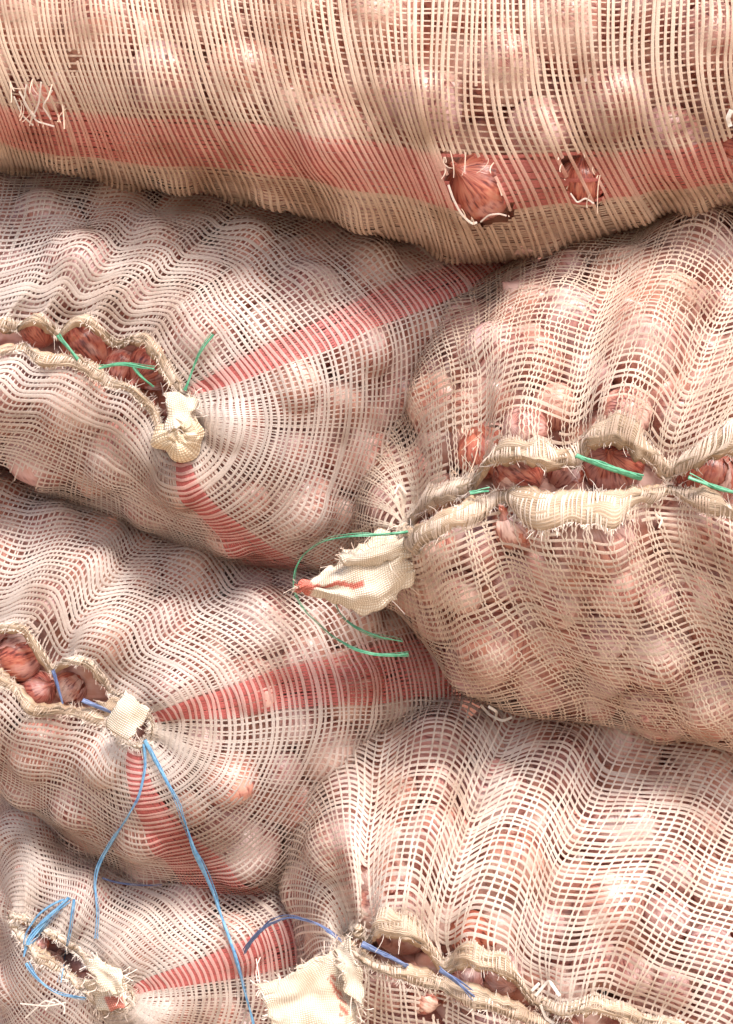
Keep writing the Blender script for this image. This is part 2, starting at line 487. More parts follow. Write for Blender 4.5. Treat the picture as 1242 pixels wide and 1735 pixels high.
def weave(sack, G, Nn, warp_sp, weft_sp, warp_w, weft_w, root, stripes=(), holes=(), pair=False, cream=CREAM, clump=0.0,
          vmax=None, refrow=95, hemv=0.0, wlift=0.0009):
    """cream netting and the red stripe: warp along v at chosen u, weft along u at chosen v"""
    n, m = G.shape[:2]
    wrap = sack['wrap']
    rr = min(refrow, m - 1)
    dlen = np.linalg.norm(np.roll(G[:, rr], -1, 0) - G[:, rr], axis=1)
    if not wrap: dlen[-1] = 0
    # row just before the turn is used to space the warp evenly
    ucum = np.concatenate([[0], np.cumsum(gsm(dlen, 6, 0, wrap))])
    tot = ucum[-1]
    nw = int(tot / (warp_sp * S))
    pos = (np.arange(nw) + 0.5) / nw * tot
    uw = np.interp(pos, ucum, np.arange(n + 1))
    cream_a, red_a = Acc(), Acc()
    px, py = proj(G)
    # ---- warp
    mv = m
    vv = np.broadcast_to(np.arange(mv, dtype=float)[None], (nw, mv))
    wob = np.stack([noise1(mv, 14, False) for _ in range(nw)]) * 0.10
    jit = rng.normal(0, 0.10, nw)[:, None]
    duw = np.gradient(uw)[:, None]
    slide = noise2(n, m, 14, 12)[..., None]
    UU = uw[:, None] + (wob + jit + (.24 if wlift > 0 else .36) * sample(slide, np.broadcast_to(uw[:, None], (nw, mv)), vv, wrap)[..., 0] * np.clip(vv / 12, 0, 1)) * duw
    if clump:
        # near the mouth the threads draw together in bunches
        fall = np.exp(-vv * DS / (clump * S))
        grp = np.round(uw / (duw[:, 0] * 3.3))
        tgt = grp * duw[:, 0] * 3.3
        UU = UU + (tgt[:, None] - uw[:, None]) * 0.55 * fall
    per = weft_sp * S / DS
    is_red = np.zeros(nw, bool)
    for (a, b_) in stripes:
        if wrap:
            e_ = rng.normal(0, .05, nw) * (b_ - a)
            is_red |= ((uw + e_ >= a) & (uw + e_ <= b_))
    Wd = warp_w * S * (0.72 + 0.62 * np.cos(math.pi * (vv / per - .35)) ** 4) * (1 + rng.normal(0, 0.10, nw))[:, None]
    reps = [(-1, 0.62), (1, 0.62)] if pair else [(0, 1.0)]
    for sg, wf in reps:
        Up = UU + sg * duw * (0.17 + 0.07 * np.cos(2 * math.pi * vv / per))
        Pc = sample(G, Up, vv, wrap); Nc = norm(sample(Nn, Up, vv, wrap))
        qx, qy = proj(Pc)
        keep = margin(qx, qy)
        if vmax is not None:
            keep &= vv * DS < sample(vmax[:, None, None].repeat(2, 1), Up, 0 * vv, wrap)[..., 0]
        for kind, poly, frac in holes:
            if kind in ('both', 'warp'):
                hit = inpoly(qx + rng.normal(0, 3, (nw, 1)), qy + rng.normal(0, 4, (nw, 1)), poly)
                sel = rng.random(nw) < frac
                keep &= ~(hit & sel[:, None])
        shade = (1 + rng.normal(0, 0.05, nw))[:, None, None]
        for flag, ac in ((False, cream_a), (True, red_a)):
            s_ = is_red == flag
            if not s_.any(): continue
            colr = (RED if flag else cream) * shade[s_] * np.ones((1, mv, 1))
            ribbons(ac, Pc[s_], Nc[s_], (Wd * wf * (1.35 if flag else 1))[s_], np.full((s_.sum(), mv), wlift if not flag else min(wlift, -.0006)), colr, keep[s_])
            if flag:  # the stripe is woven closer: a second red thread between
                Up2 = UU[s_] + duw[s_] * 0.5
                P2 = sample(G, Up2, vv[s_], wrap); N2 = norm(sample(Nn, Up2, vv[s_], wrap))
                ribbons(ac, P2, N2, Wd[s_] * 1.2, np.full((s_.sum(), mv), -0.0009), colr, keep[s_])
    # ---- weft
    nv = int((m - 2) / per)
    v0 = (np.arange(nv) + 0.35) * per
    uu = np.broadcast_to(np.arange(n + 1 if wrap else n, dtype=float)[None], (nv, n + 1 if wrap else n))
    mu = uu.shape[1]
    wv = np.stack([noise1(n, 16, wrap) for _ in range(nv)]) * 0.10 * per
    if wrap: wv = np.concatenate([wv, wv[:, :1]], 1)
    slv = noise2(n, m, 16, 10)[..., None]
    VV = np.clip(v0[:, None] + wv + 0.17 * per * sample(slv, uu, np.broadcast_to(v0[:, None], uu.shape), wrap)[..., 0] + rng.normal(0, 0.06 * per, nv)[:, None], 0, m - 1.01)
    Pc = sample(G, uu, VV, wrap); Nc = norm(sample(Nn, uu, VV, wrap))
    qx, qy = proj(Pc)
    keep = margin(qx, qy)
    if vmax is not None:
        vm = np.concatenate([vmax, vmax[:1]]) if wrap else vmax
        keep &= VV * DS < vm[None]
    if hemv: keep &= (VV * DS > hemv * S)
    for kind, poly, frac in holes:
        if kind in ('both', 'weft'):
            hit = inpoly(qx + rng.normal(0, 4, (nv, 1)), qy + rng.normal(0, 3, (nv, 1)), poly)
            keep &= ~(hit & (rng.random(nv) < frac)[:, None])
    t = np.zeros(mu)
    for (a, b_) in stripes:
        ua = np.arange(mu)
        t = np.maximum(t, ((ua >= a) & (ua <= b_)).astype(float))
    t = gsm(t, 2.4, 0, False)[None, :, None] * np.clip(rng.normal(.85, .18, (nv, 1, 1)), .3, 1)
    base = cream * np.array([.94, .92, .93]) * (1 + rng.normal(0, 0.06, (nv, 1, 1)))
    colr = base * (1 - t) + PINK * t * np.ones_like(base)
    Ww = weft_w * S * (1 + rng.normal(0, 0.10, (nv, 1))) * (1 + 0.12 * np.stack([noise1(mu, 9, False) for _ in range(nv)]))
    ribbons(cream_a, Pc, Nc, Ww, np.full((nv, mu), 0.0002), colr, keep)
    o = cream_a.build("netting", M_NET, root); o["kind"] = "stuff"
    r = red_a.build("red_stripe", M_NET, root)
    if r: r["kind"] = "stuff"; r["label"] = "red woven stripe in the cream netting"

def hem(sack, G, Nn, root, width, frac=1.0, skip=None, colr=(1, 1, 1), step=1):
    """folded cloth edge along the mouth, with loose fibres"""
    n = G.shape[0]
    uu = np.arange(0, n, 1.0)
    hw = width * (1 + 0.16 * noise1(n, 3) + 0.12 * noise1(n, 12))
    # narrow where the lips run together at the knot
    segl = np.linalg.norm(np.roll(G[:, 3], -1, 0) - G[:, 3], axis=1)
    nar = gsm(np.clip(segl / (np.median(segl) + 1e-9), 0.25, 1.0), 8)
    hw = hw * nar * (0.78 + 0.30 * np.clip(sack['pl'], -1, 1)) * S / DS
    puff = np.clip(sack['pl'], -.6, 1) * 0.005 * min(1, width / 40)
    jag = (0.9 * noise1(n, 1.0) + 0.8 * noise1(n, 3)) * (.6 + width * .06) * S
    K = 9
    tang = norm(G[:, 1] - G[:, 0])
    rows = []; uvs = []
    wr = 0.9 * np.stack([noise1(n, 2.2) for _ in range(K)], 1) * 0.0014
    for k in range(K):
        a = k / (K - 1)
        P = sample(G, uu, a * hw, True); n_ = norm(sample(Nn, uu, a * hw, True))
        P = P - tang * (jag * (1 - a) ** 2)[:, None] - tang * (0.001 * (1 - a) ** 2)
        off = 0.0016 + 0.0045 * min(1, width / 40) * math.sin(math.pi * min(1, a * 1.05)) ** 0.8
        rows.append(P + n_ * (off + wr[:, k] + puff * math.sin(math.pi * (0.25 + 0.75 * a)))[:, None])
        uvs.append(np.stack([uu * 0.9, np.full(n, a * width * 0.12)], -1))
    for k in (K - 1, 0):
        a = k / (K - 1)
        P = sample(G, uu, a * hw, True); n_ = norm(sample(Nn, uu, a * hw, True))
        P = P - tang * ((jag + 0.003) * (1 - a))[:, None]
        rows.append(P + n_ * (-0.0012)); uvs.append(np.stack([uu * 0.9, np.full(n, a * width * 0.12)], -1))
    rows.append(rows[0]); uvs.append(uvs[0])
    V = np.stack(rows, 1); m = V.shape[1]
    uv = np.stack(uvs, 1)
    F = grid_faces(n, m, 0, True)
    px, py = proj(V[:, 0])
    vis = margin(px, py, 60)
    fu = np.repeat(np.arange(n), m - 1)
    ok = vis[fu] & vis[(fu + 1) % n]
    if skip is not None: ok &= ~skip[fu]
    tone = (1.04 + 0.09 * noise1(n, 6))[:, None, None] * np.array(colr) * np.ones((n, m, 1))
    o = mesh_np("hem", V, F[ok], M_HEM, root, tone.reshape(-1, 3), uv.reshape(-1, 2))
    # threads of the weave that run over the folded hem
    tu = np.arange(0, n, 1.0); tu = tu[rng.random(len(tu)) < .8] + rng.uniform(-.4, .4, 1)
    keepu = vis[tu.astype(int) % n]
    tu = tu[keepu]; hwt = np.interp(tu, uu, hw)
    aa = np.linspace(0.02, 1.12, 9); pts = []
    pf = np.interp(tu, uu, puff); nn = []
    dr_ = rng.normal(0, .5, (len(tu),))
    for a in aa:
        uq = tu + dr_ * a; vq = np.clip(a, 0, 2) * hwt
        P = sample(G, uq, vq, True); n_ = norm(sample(Nn, uq, vq, True)); ac_ = min(max(a, 0), 1)
        off = 0.0021 + 0.0045 * min(1, width / 40) * math.sin(math.pi * min(1, ac_ * 1.05)) ** 0.8 - .002 * max(0, a - 1) * 5
        pts.append(P + n_ * (off + pf * math.sin(math.pi * (.25 + .75 * ac_)))[:, None] - (tang[tu.astype(int) % n] * .0015 if a < 0 else 0)); nn.append(n_)
    ac = Acc()
    ribbons(ac, np.stack(pts, 1), np.stack(nn, 1), (1.2 + width * .028) * S * (1 + rng.normal(0, .2, (len(tu), 1))) * np.ones((1, 9)), np.full((len(tu), 9), .0002),
            CREAM * np.array([1.05, 1.0, .95]) * (1 + rng.normal(0, .06, (len(tu), 1, 1))) * np.ones((1, 9, 1)), np.ones((len(tu), 9), bool))
    q = ac.build("hem_thread", M_THREAD, o); q["kind"] = "stuff"
    # loose fibres at both edges of the hem
    ac = Acc(); cnt = 0
    sel = np.nonzero(vis)[0]
    if skip is not None: sel = sel[~skip[sel]]
    k = len(sel) * 4
    ui = rng.choice(sel, k) + rng.random(k)
    e = rng.random(k) < 0.6
    vi = np.where(e, 0.0, np.interp(ui, uu, hw))
    P = sample(G, ui, vi, True); n_ = norm(sample(Nn, ui, vi, True)); tg = tang[ui.astype(int) % n]
    side = norm(np.cross(n_, tg))
    d = norm(-tg * np.where(e, 1, -1)[:, None] + side * rng.normal(0, .7, (k, 1)) + n_ * rng.normal(0.25, .35, (k, 1)))
    ln = rng.gamma(2.0, 0.0011 + width * .000015, k)[:, None]
    cv = rng.normal(0, .5, (k, 3))
    pts = np.stack([P + n_ * 0.003 + d * ln * t + cv * ln * t * t * 0.7 for t in np.linspace(0, 1, 5)], 1)
    ribbons(ac, pts, np.repeat(n_[:, None], 5, 1), np.linspace(1, .5, 5)[None] * 0.0007 * np.ones((k, 1)), np.zeros((k, 5)),
            CREAM * 1.08 * np.ones((k, 5, 1)), np.ones((k, 5), bool))
    q = ac.build("frayed_fringe", M_THREAD, root)
    if q: q["kind"] = "stuff"
    return o

# =================================================================== the sacks' outlines
B_ = [(-230,575,-220,450,-230,310),(-150,570,-80,440,-60,300,.5),(-60,562,10,435,60,300,-.5),(0,556,70,430,140,300,.8),(28,560,110,420,190,308,-.8),(62,543,150,410,240,315,1),
      (97,574,190,430,300,325,-1),(135,546,230,440,360,328,1),(165,560,262,435,395,335,.6),(195,588,290,440,430,345,-1),(228,578,310,470,480,365,-.2),(250,582,345,475,540,380,.7),
      (275,630,400,490,625,398,.4),(302,664,500,540,740,438),(318,672,580,575,862,458),(325,688,570,650,780,560),(330,703,530,710,712,700),
      (335,718,500,790,640,840,-.4),(330,735,430,850,592,935),(322,748,370,870,520,962),(310,755,335,860,430,955),(285,748,270,830,330,932),
      (262,690,220,780,230,896,-.3),(226,654,180,760,180,885,.5),(188,646,150,740,135,872,-.2),(162,622,100,740,70,845,.4),(128,603,50,730,0,825,.5),(70,602,0,720,-60,812,.7),(42,582,-40,710,-100,800,-1),
      (0,590,-70,700,-140,792,.6),(-150,590,-190,690,-230,770),(-300,600,-400,640,-470,640),(-300,580,-380,500,-400,420)]
C_ = [(-230,1065,-200,950,-200,800),(-150,1060,-60,940,0,806,.4),(-40,1085,40,945,90,838,-.8),(0,1068,80,930,150,862,.5),(38,1070,130,960,210,885,1),(68,1110,145,985,232,896,.4),
      (88,1143,165,1010,255,910,-1),(115,1124,205,1010,305,928,.9),(150,1128,245,1040,372,944,.7),(184,1172,290,1065,450,957,-1),(215,1190,380,1065,560,955),
      (245,1203,440,1095,655,990),(255,1215,470,1160,745,1110),(258,1230,480,1225,795,1205),(258,1240,450,1290,645,1255),(255,1250,400,1360,530,1395,-.3),
      (245,1256,340,1400,495,1485),(235,1262,275,1390,440,1522),(222,1260,240,1390,330,1514),(205,1250,190,1370,240,1504),(195,1218,140,1330,170,1484,-.4),
      (160,1205,100,1310,120,1455,.5),(122,1200,75,1300,90,1410,-.6),(100,1196,55,1290,65,1390,.2),(55,1195,20,1270,20,1358,.6),(28,1160,-20,1250,-30,1330,-.6),
      (-10,1132,-80,1220,-110,1300,.5),(-150,1110,-200,1190,-240,1270),(-300,1100,-400,1120,-470,1120),(-300,1070,-380,980,-400,900)]
D_ = [(20,1555,6,1520,-6,1500),(40,1560,25,1460,-2,1385,.4),(60,1572,70,1440,40,1335,-.5),(95,1590,120,1490,110,1420,.6),(125,1608,170,1530,190,1470,-.6),
      (160,1640,240,1550,300,1495,.5),(190,1660,310,1570,430,1495),(215,1672,370,1600,540,1505),(222,1682,380,1640,590,1570),(225,1695,380,1700,590,1680),
      (220,1705,340,1770,540,1830),(205,1712,240,1800,350,1990),(185,1712,170,1800,150,2000),(150,1676,100,1770,30,1930,.4),(106,1640,50,1730,-30,1800,-.4),
      (68,1612,25,1690,-22,1725,.5),(36,1576,8,1610,-12,1630)]
E_ = [(690,898,640,890,590,900,0,.5),(690,893,650,820,603,800,0,.48),(692,888,688,780,676,715,-.6,.5),(720,868,714,720,698,645,.2,.62),(760,850,760,650,740,565,.4,.76),
      (800,832,810,640,800,500,-.6,.9),(832,786,850,620,880,455,.4),(880,780,895,610,955,427,1),(935,792,950,610,1025,410,.8),(983,790,1000,600,1080,400,-1),
      (1002,756,1030,590,1120,376,.5),(1042,748,1090,580,1180,362,1),(1088,775,1140,590,1250,352,.7),(1127,812,1190,600,1310,350,-1),(1168,798,1240,610,1370,350,.4),
      (1222,766,1300,620,1430,360,1),(1300,800,1380,640,1520,400,.3),(1420,840,1520,700,1650,550),(1440,850,1570,860,1700,880),(1420,870,1520,1000,1640,1200),
      (1330,890,1400,1060,1520,1330,.4),(1250,862,1310,1050,1450,1345,.6),(1190,832,1235,1030,1400,1340,.4),(1132,822,1165,1020,1340,1320,-1),(1085,826,1100,1010,1270,1302,.5),
      (1040,838,1060,1010,1230,1280,.8),(995,832,1020,1010,1190,1268,.6),(930,836,950,1005,1120,1256,.8),(885,830,915,1000,1075,1246,.5),(842,832,880,1000,1035,1238,-1),(790,852,815,1000,955,1225,.2),
      (740,875,755,1000,890,1224),(705,900,722,1000,830,1205,0,.9),(695,908,697,990,752,1150,0,.75),(690,906,672,960,680,1040,0,.6),(688,902,630,935,606,965,0,.6)]
F_ = [(590,1597,540,1580,505,1600,0,.7),(588,1590,535,1530,487,1520,0,.65),(592,1585,550,1460,486,1430,0,.68),(598,1583,570,1420,528,1310,0,.82),(606,1586,595,1430,598,1242,.3),
      (622,1608,618,1450,652,1222,-1.2),(642,1580,660,1450,712,1212,.8),(688,1582,712,1450,785,1206,1),(722,1612,745,1455,830,1222,.3),(753,1650,772,1460,870,1230,-1),(790,1630,820,1470,922,1232,.8),
      (858,1652,885,1480,980,1235,.9),(905,1700,940,1490,1060,1240,-1),(950,1722,1000,1510,1130,1255,.2),(1010,1710,1080,1530,1220,1290,.8),(1080,1735,1170,1550,1300,1320,-.6),
      (1180,1770,1290,1600,1400,1340,.4),(1300,1830,1420,1700,1520,1450),(1330,1860,1450,1880,1600,1850),(1250,1850,1300,1960,1400,2080),(1080,1790,1120,1920,1200,2080),
      (905,1716,930,1850,1000,2070,-.6),(850,1692,865,1830,930,2060,.5),(790,1672,800,1800,860,2040,.5),(745,1658,752,1780,800,2020,-.8),(690,1638,700,1760,730,2000,.5),(640,1630,640,1730,640,1960,.3),
      (612,1616,590,1720,560,1880),(598,1606,550,1680,500,1780),(592,1600,545,1620,495,1680)]

EXPOSED = {   # onions that show in gaps: px, py, radius px, depth behind the cloth (m), label
 'B': [(66,560,34,.012,"red onion bulging through the first small gap of the green stitched mouth"),
       (150,588,52,.02,"shadowed reddish brown onion in the widest gap of the green stitched mouth"),
       (208,628,42,.022,"pale pink onion in the green stitched mouth behind the long green twine"),
       (256,622,44,.018,"dark red onion in the stitched mouth just beside the cream knot")],
 'C': [(32,1112,46,.004,"shiny orange red onion poking out of the open mouth at the left edge"),
       (62,1168,34,.012,"small dusky purple onion below the shiny orange red onion"),
       (120,1165,30,.02,"pale brown onion half hidden beside the blue stitched twine")],
 'D': [(64,1600,20,.006,"little red onion peeping through the small hole at the bottom left")],
 'E': [(785,765,52,.018,"red onion behind broken threads left of the tan hoods"),
       (880,800,48,.02,"orange brown onion under the first tan hood"),(955,800,44,.024,"dark maroon onion under the right half of the first tan hood"),
       (1040,785,56,.018,"smooth coral red onion under the second tan hood crossed by green twine"),
       (1200,810,56,.018,"maroon onion in the gap at the right edge with green twine"),
       (868,895,46,.016,"rust brown onion in the dark slit below the tan mouth band")],
 'F': [(725,1705,34,.022,"reddish onion in the small hole under the lower right sack's mouth"),
       (790,1585,40,.012,"pinkish onion behind parted threads near the lower right sack's mouth")],
 'A': [(812,318,62,.006,"smooth red onion filling the big torn hole in the red band"),
       (985,308,46,.010,"dark red onion in the smaller tear right of the big torn hole"),
       (62,176,40,.014,"red onion behind the tangled broken threads at the upper left"),
       (1238,255,34,.010,"dark red onion in the tear at the upper right edge")],
}

def mid_u(spokes_n, Gu, a, b_): return a, b_

def near_u(sack, G, x, y):
    """the u index and v index of the grid point that projects nearest to a pixel"""
    px, py = proj(G)
    vlim = np.arange(G.shape[1])[None] * DS < sack['vs'][:, None] + 0.004
    d = (px - x) ** 2 + (py - y) ** 2 + np.where(vlim, 0, 1e9)
    return np.unravel_index(np.argmin(d), d.shape)

SPECS = [
 dict(key='B', spokes=B_, ysil=.05, H=.165, L=640, warp=8.4, weft=10.2, ww=2.6, fw=4.7, hemw=17, rr=(.033, .042), bulge=1.0,
      stripes=[((560,560),(27,)), ((365,880),(24,))], holes=[('both',[(0,790),(60,800),(62,838),(0,830)],.9)],
      label="cream net sack with a round cream knot, below the top sack at left", where="the left sack with the round knot"),
 dict(key='C', spokes=C_, ysil=.10, H=.165, L=620, warp=8.8, weft=10.6, ww=2.7, fw=4.8, hemw=17, rr=(.033, .042), bulge=1.0,
      stripes=[((480,1165),(34,)), ((262,1385),(25,))], holes=[('weft',[(60,1050),(110,1030),(120,1110),(80,1120)],.7)],
      label="cream net sack with a square white flap and long blue twine", where="the left sack with the square white flap"),
 dict(key='D', spokes=D_, ysil=.15, H=.150, L=480, warp=8.4, weft=10.2, ww=2.7, fw=4.7, hemw=14, rr=(.031, .039), bulge=.9,
      stripes=[((385,1635),(29,))], holes=[('both',[(52,1590),(72,1578),(84,1600),(66,1618)],1.0),('both',[(150,1645),(160,1690),(120,1690)],.5)],
      label="greyish cream net sack with tangled blue twine, in the bottom left corner", where="the bottom left sack"),
 dict(key='E', spokes=E_, ysil=.0, H=.175, L=800, warp=17, weft=12.2, ww=3.6, fw=4.5, hemw=40, rr=(.036, .046), bulge=1.15, pair=True, clump=90,
      stripes=[], holes=[('weft',[(770,720),(830,725),(815,800),(765,810),(745,760)],.95),('warp',[(775,735),(812,735),(800,775),(775,775)],.8),
              ('weft',[(850,880),(900,885),(905,935),(852,935)],.95),('warp',[(855,890),(885,890),(885,925),(855,925)],.7),('weft',[(900,885),(1110,885),(1100,912),(900,905)],.7),
              ('weft',[(850,690),(1150,650),(1160,720),(850,740)],.35)],
      label="bulging cream net sack on the right with tan hooded mouth and green twine", where="the sack with the tan hooded mouth"),
 dict(key='F', spokes=F_, ysil=.07, H=.17, L=720, warp=14.6, weft=10.8, ww=3.5, fw=4.5, hemw=28, rr=(.036, .046), bulge=1.1, clump=60,
      stripes=[((552,1505),(0,))], holes=[('both',[(612,1470),(626,1470),(630,1570),(618,1570)],1.0),('weft',[(740,1560),(870,1590),(880,1650),(740,1620)],.6),('both',[(705,1695),(745,1692),(750,1722),(712,1722)],1.0)],
      label="cream net sack at the lower right with a large white folded ear and navy twine", where="the lower right sack"),
]

fillers = []
INFO = {}
for sp in SPECS:
    sk = end_grid(sp['spokes'], sp['ysil'], sp['H'], sp['L'], right=28 if sp['key'] in 'BCD' else 0, pw=2.1 if sp['key'] in 'EF' else 2.3, up={'F': 38, 'E': 30}.get(sp['key'], 34))
    G = sk['P']; n, m = G.shape[:2]
    Nn = normals(G, True)
    if np.median(Nn[:, 20, 1]) > 0: Nn = -Nn
    px, py = proj(G)
    vv = np.arange(m)[None] * DS
    # manual onions first
    man = []
    for (x, y, r, dp, lab) in EXPOSED[sp['key']]:
        i, j = near_u(sk, G, x, y)
        yy = G[i, j, 1]
        rad = r * S * (D + yy) / D
        c = unproj(np.array(float(x)), np.array(float(y)), yy + dp + rad)
        if j * DS > 45 * S: c = G[i, j] - Nn[i, j] * (rad * .98 + dp * .3)
        man.append((c, rad))
    ok = margin(px, py, 70) & (vv < sk['vs'][:, None] + 0.10) & (vv > 30 * S)
    on = pack(G, Nn, ok, sp['rr'], taken=man)
    # depth second layer, joined
    ok2 = margin(px, py, 50) & (vv < sk['vs'][:, None] + 0.10) & (vv > 10 * S)
    deep = pack(G, Nn, ok2, (.030, .038), dense=.80, inset=2.45, tries=2500)
    taper = np.clip(vv / (34 * S), 0, 1) ** 0.8
    low = np.where(G[:, 60, 2] < G[:, 2, 2], .5 if sp['key'] in 'BCD' else 1.0, .75 if sp['key'] in 'BCD' else 1.0)[:, None]
    ef = sp['key'] in 'EF'
    pleat = low * ((0.0175 if ef else 0.0068) * sp['bulge'] * gsm(sk['pl'], 6 if sp['key'] in 'EF' else 5)[:, None]) * np.clip(vv / (40 * S), 0, 1) * np.exp(-vv / ((520 if ef else 280) * S)) * np.clip((sk['vs'][:, None] - vv) / (60 * S), 0, 1)
    rad_noise = noise2(n, m, 14, 40) * 0.0010
    for it in range(3):
        G2 = drape(G, Nn, on, (0.0055 if ef else 0.0085) * sp['bulge'], True, 10.0 if ef else 8.0, taper * np.ones((n, 1)), pleat + rad_noise)
        on = drop_poking(on, len(man), G2)
    small = pack(G2, normals(G2, True) * np.sign(np.median((normals(G2, True) * Nn).sum(-1))), ok, (.021, .028), taken=[(q[:3], q[3]) for q in on], inset=1.06, dense=.88, tries=5000)
    on = list(on) + drop_poking(small[len(on):], 0, G2)
    N2 = normals(G2, True)
    if np.median(N2[:, 20, 1]) > 0: N2 = -N2
    root = empty("mesh_sack", tuple(unproj(np.array(float(np.mean(px[:, 40]))), np.array(float(np.max(py[:, 60]))), sp['ysil'] + .1)))
    root.location = (0, 0, 0)
    tag(root, sp['label'], "sack", "net sacks of onions in the pile")
    st = []
    for (x, y), (hw,) in sp['stripes']:
        i, j = near_u(sk, G2, x, y)
        if hw:
            # half width in px -> u half width at that row
            du = np.linalg.norm(G2[(i + 1) % n, j] - G2[i, j]) / S
            st.append((i - hw / du, i + hw / du))
    weave(sk, G2, N2, sp['warp'], sp['weft'], sp['ww'], sp['fw'], root, st, sp['holes'], sp.get('pair', False), clump=sp.get('clump', 0),
          vmax=sk['vs'] + 0.10, refrow=70, wlift=.0009 if sp['key'] in 'EF' else -.0005,
          cream=CREAM * np.array({'E': (1.03, .985, .91), 'F': (1.06, 1.05, 1.03)}.get(sp['key'], (.97, .975, .99))))
    hem(sk, G2, N2, root, sp['hemw'])
    INFO[sp['key']] = dict(sk=sk, G=G2, N=N2, root=root, on=on, nman=len(man), deep=deep, spec=sp)

# ------------------------------------------------------------------ the top sack lies across the pile
def top_sack():
    cols = [[(-260,-180),(-250,60),(-240,125),(-220,200),(-190,290)],[(-100,-180),(-80,50),(-50,125),(-20,200),(10,285)],[(40,-180),(50,50),(80,125),(115,205),(140,300)],
            [(140,-180),(150,0),(170,125),(202,205),(255,318)],[(235,-180),(250,0),(280,125),(305,215),(360,325)],[(370,-180),(380,0),(400,100),(440,210),(500,300),(540,372)],
            [(490,-180),(500,0),(520,125),(550,225),(620,330),(650,405)],[(615,-180),(621,0),(640,125),(690,230),(730,325),(760,438)],[(755,-180),(751,0),(741,100),(732,200),(765,290),(840,452)],
            [(840,-180),(836,0),(836,125),(850,225),(900,310),(940,430)],[(950,-180),(946,0),(966,125),(1000,240),(1050,325),(1085,392)],[(1055,-180),(1050,0),(1040,100),(1060,225),(1100,310),(1140,362)],
            [(1175,-180),(1170,0),(1165,125),(1190,225),(1220,300),(1250,348)],[(1290,-180),(1290,0),(1285,125),(1310,225),(1340,300),(1360,345)],[(1430,-180),(1430,0),(1430,125),(1450,225),(1480,300),(1500,350)],[(1560,-180),(1560,125),(1580,225),(1600,340)]]
    redx = [-300,0,150,300,440,550,690,760,850,1000,1060,1242,1600]; redt = [195,197,197,205,215,235,255,262,268,262,262,238,230]
    nc = len(cols); Gu = 620
    ug = np.linspace(0, nc - 1, Gu)
    nf = 260
    ph = np.linspace(-math.pi * 0.98, math.pi * 0.98, nf)     # angle round the body, 0 = facing the camera, + = downward
    bot = np.array([c[-1][1] for c in cols], float)
    PX = np.zeros((nc, nf)); PY = np.zeros((nc, nf)); YY = np.zeros((nc, nf))
    for i, c in enumerate(cols):
        top = -190.0; b = bot[i]; pc = (top + b) / 2; hh = (b - top) / 2
        t = np.sin(ph)
        tt = np.sign(t) * np.abs(t) ** 0.9
        y_ = pc + hh * tt
        PY[i] = y_
        xs = np.interp(y_, [q[1] for q in c], [q[0] for q in c])
        PX[i] = xs
        cs = np.cos(ph)
        YY[i] = 0.0 - np.where(cs > 0, 0.175, 0.24) * np.sign(cs) * np.abs(cs) ** 0.8
    endf = np.clip(np.minimum(ug, nc - 1 - ug) / 0.9, 0.05, 1) ** 0.5
    def up(a): 
        out = np.stack([np.interp(ug, np.arange(nc), a[:, k]) for k in range(nf)], 1)
        return gsm(out, Gu / nc * 0.33, 0, False)
    PX, PY, YY = up(PX), up(PY), up(YY)
    PX = gsm(PX, 5, 1, False)
    pcen = PY.mean(1, keepdims=True)
    PY = pcen + (PY - pcen) * endf[:, None]; YY = 0.03 + (YY - 0.03) * endf[:, None]
    P = unproj(PX, PY, YY)
    al = np.concatenate([np.zeros((Gu, 1)), np.cumsum(np.linalg.norm(np.diff(P, axis=1), axis=-1), 1)], 1)
    # v origin: upper edge of the red band on the front
    front = np.abs(ph) < math.pi / 2
    G = []
    V0 = 520 * S; Lm = 980 * S
    vg = np.arange(0, Lm, DS)
    zero = np.zeros(Gu)
    for i in range(Gu):
        yf = PY[i, front]; af = al[i, front]; xf = PX[i, front]
        tgt = np.interp(xf, redx, redt)
        k = np.argmin(np.abs(yf - tgt))
        zero[i] = af[k]
    zero = gsm(zero, 14, 0, False)
    for i in range(Gu):
        a = np.clip(vg - V0 + zero[i], 0, al[i, -1])
        G.append(np.stack([np.interp(a, al[i], P[i, :, k]) for k in range(3)], -1))
    G = np.array(G)
    vs = np.array([np.interp(math.pi / 2, ph, al[i]) for i in range(Gu)]) - zero + V0
    return dict(P=G, wrap=False, vs=vs, V0=V0)

skA = top_sack()
GA = skA['P']; nA, mA = GA.shape[:2]
NA = normals(GA, False)
if np.median(NA[:, int(skA['V0'] / DS) - 40, 1]) > 0: NA = -NA
pxA, pyA = proj(GA)
manA = []
for (x, y, r, dp, lab) in EXPOSED['A']:
    d = (pxA - x) ** 2 + (pyA - y) ** 2 + np.where(NA[..., 1] < 0, 0, 1e9)
    i, j = np.unravel_index(np.argmin(d), d.shape)
    yy = GA[i, j, 1]; rad = r * S * (D + yy) / D
    manA.append((unproj(np.array(float(x)), np.array(float(y)), yy + dp + rad * .8), rad))
okA = margin(pxA, pyA, 60) & (NA[..., 1] < 0.85)
onA = pack(GA, NA, okA, (.032, .041), taken=manA, inset=.97)
deepA = pack(GA, NA, okA & (NA[..., 1] < 0.6), (.030, .038), dense=.8, inset=2.5, tries=2500)
foldA = noise2(nA, mA, 9, 60) * 0.0016
GA2 = drape(GA, NA, onA, 0.004, False, 9, None, foldA, .0046)
NA2 = normals(GA2, False)
if np.median(NA2[:, int(skA['V0'] / DS) - 40, 1]) > 0: NA2 = -NA2
rootA = tag(empty("mesh_sack", (0, 0, 0)), "large cream net sack with a wide red band lying across the top of the pile", "sack", "net sacks of onions in the pile")
skA['wrap'] = False

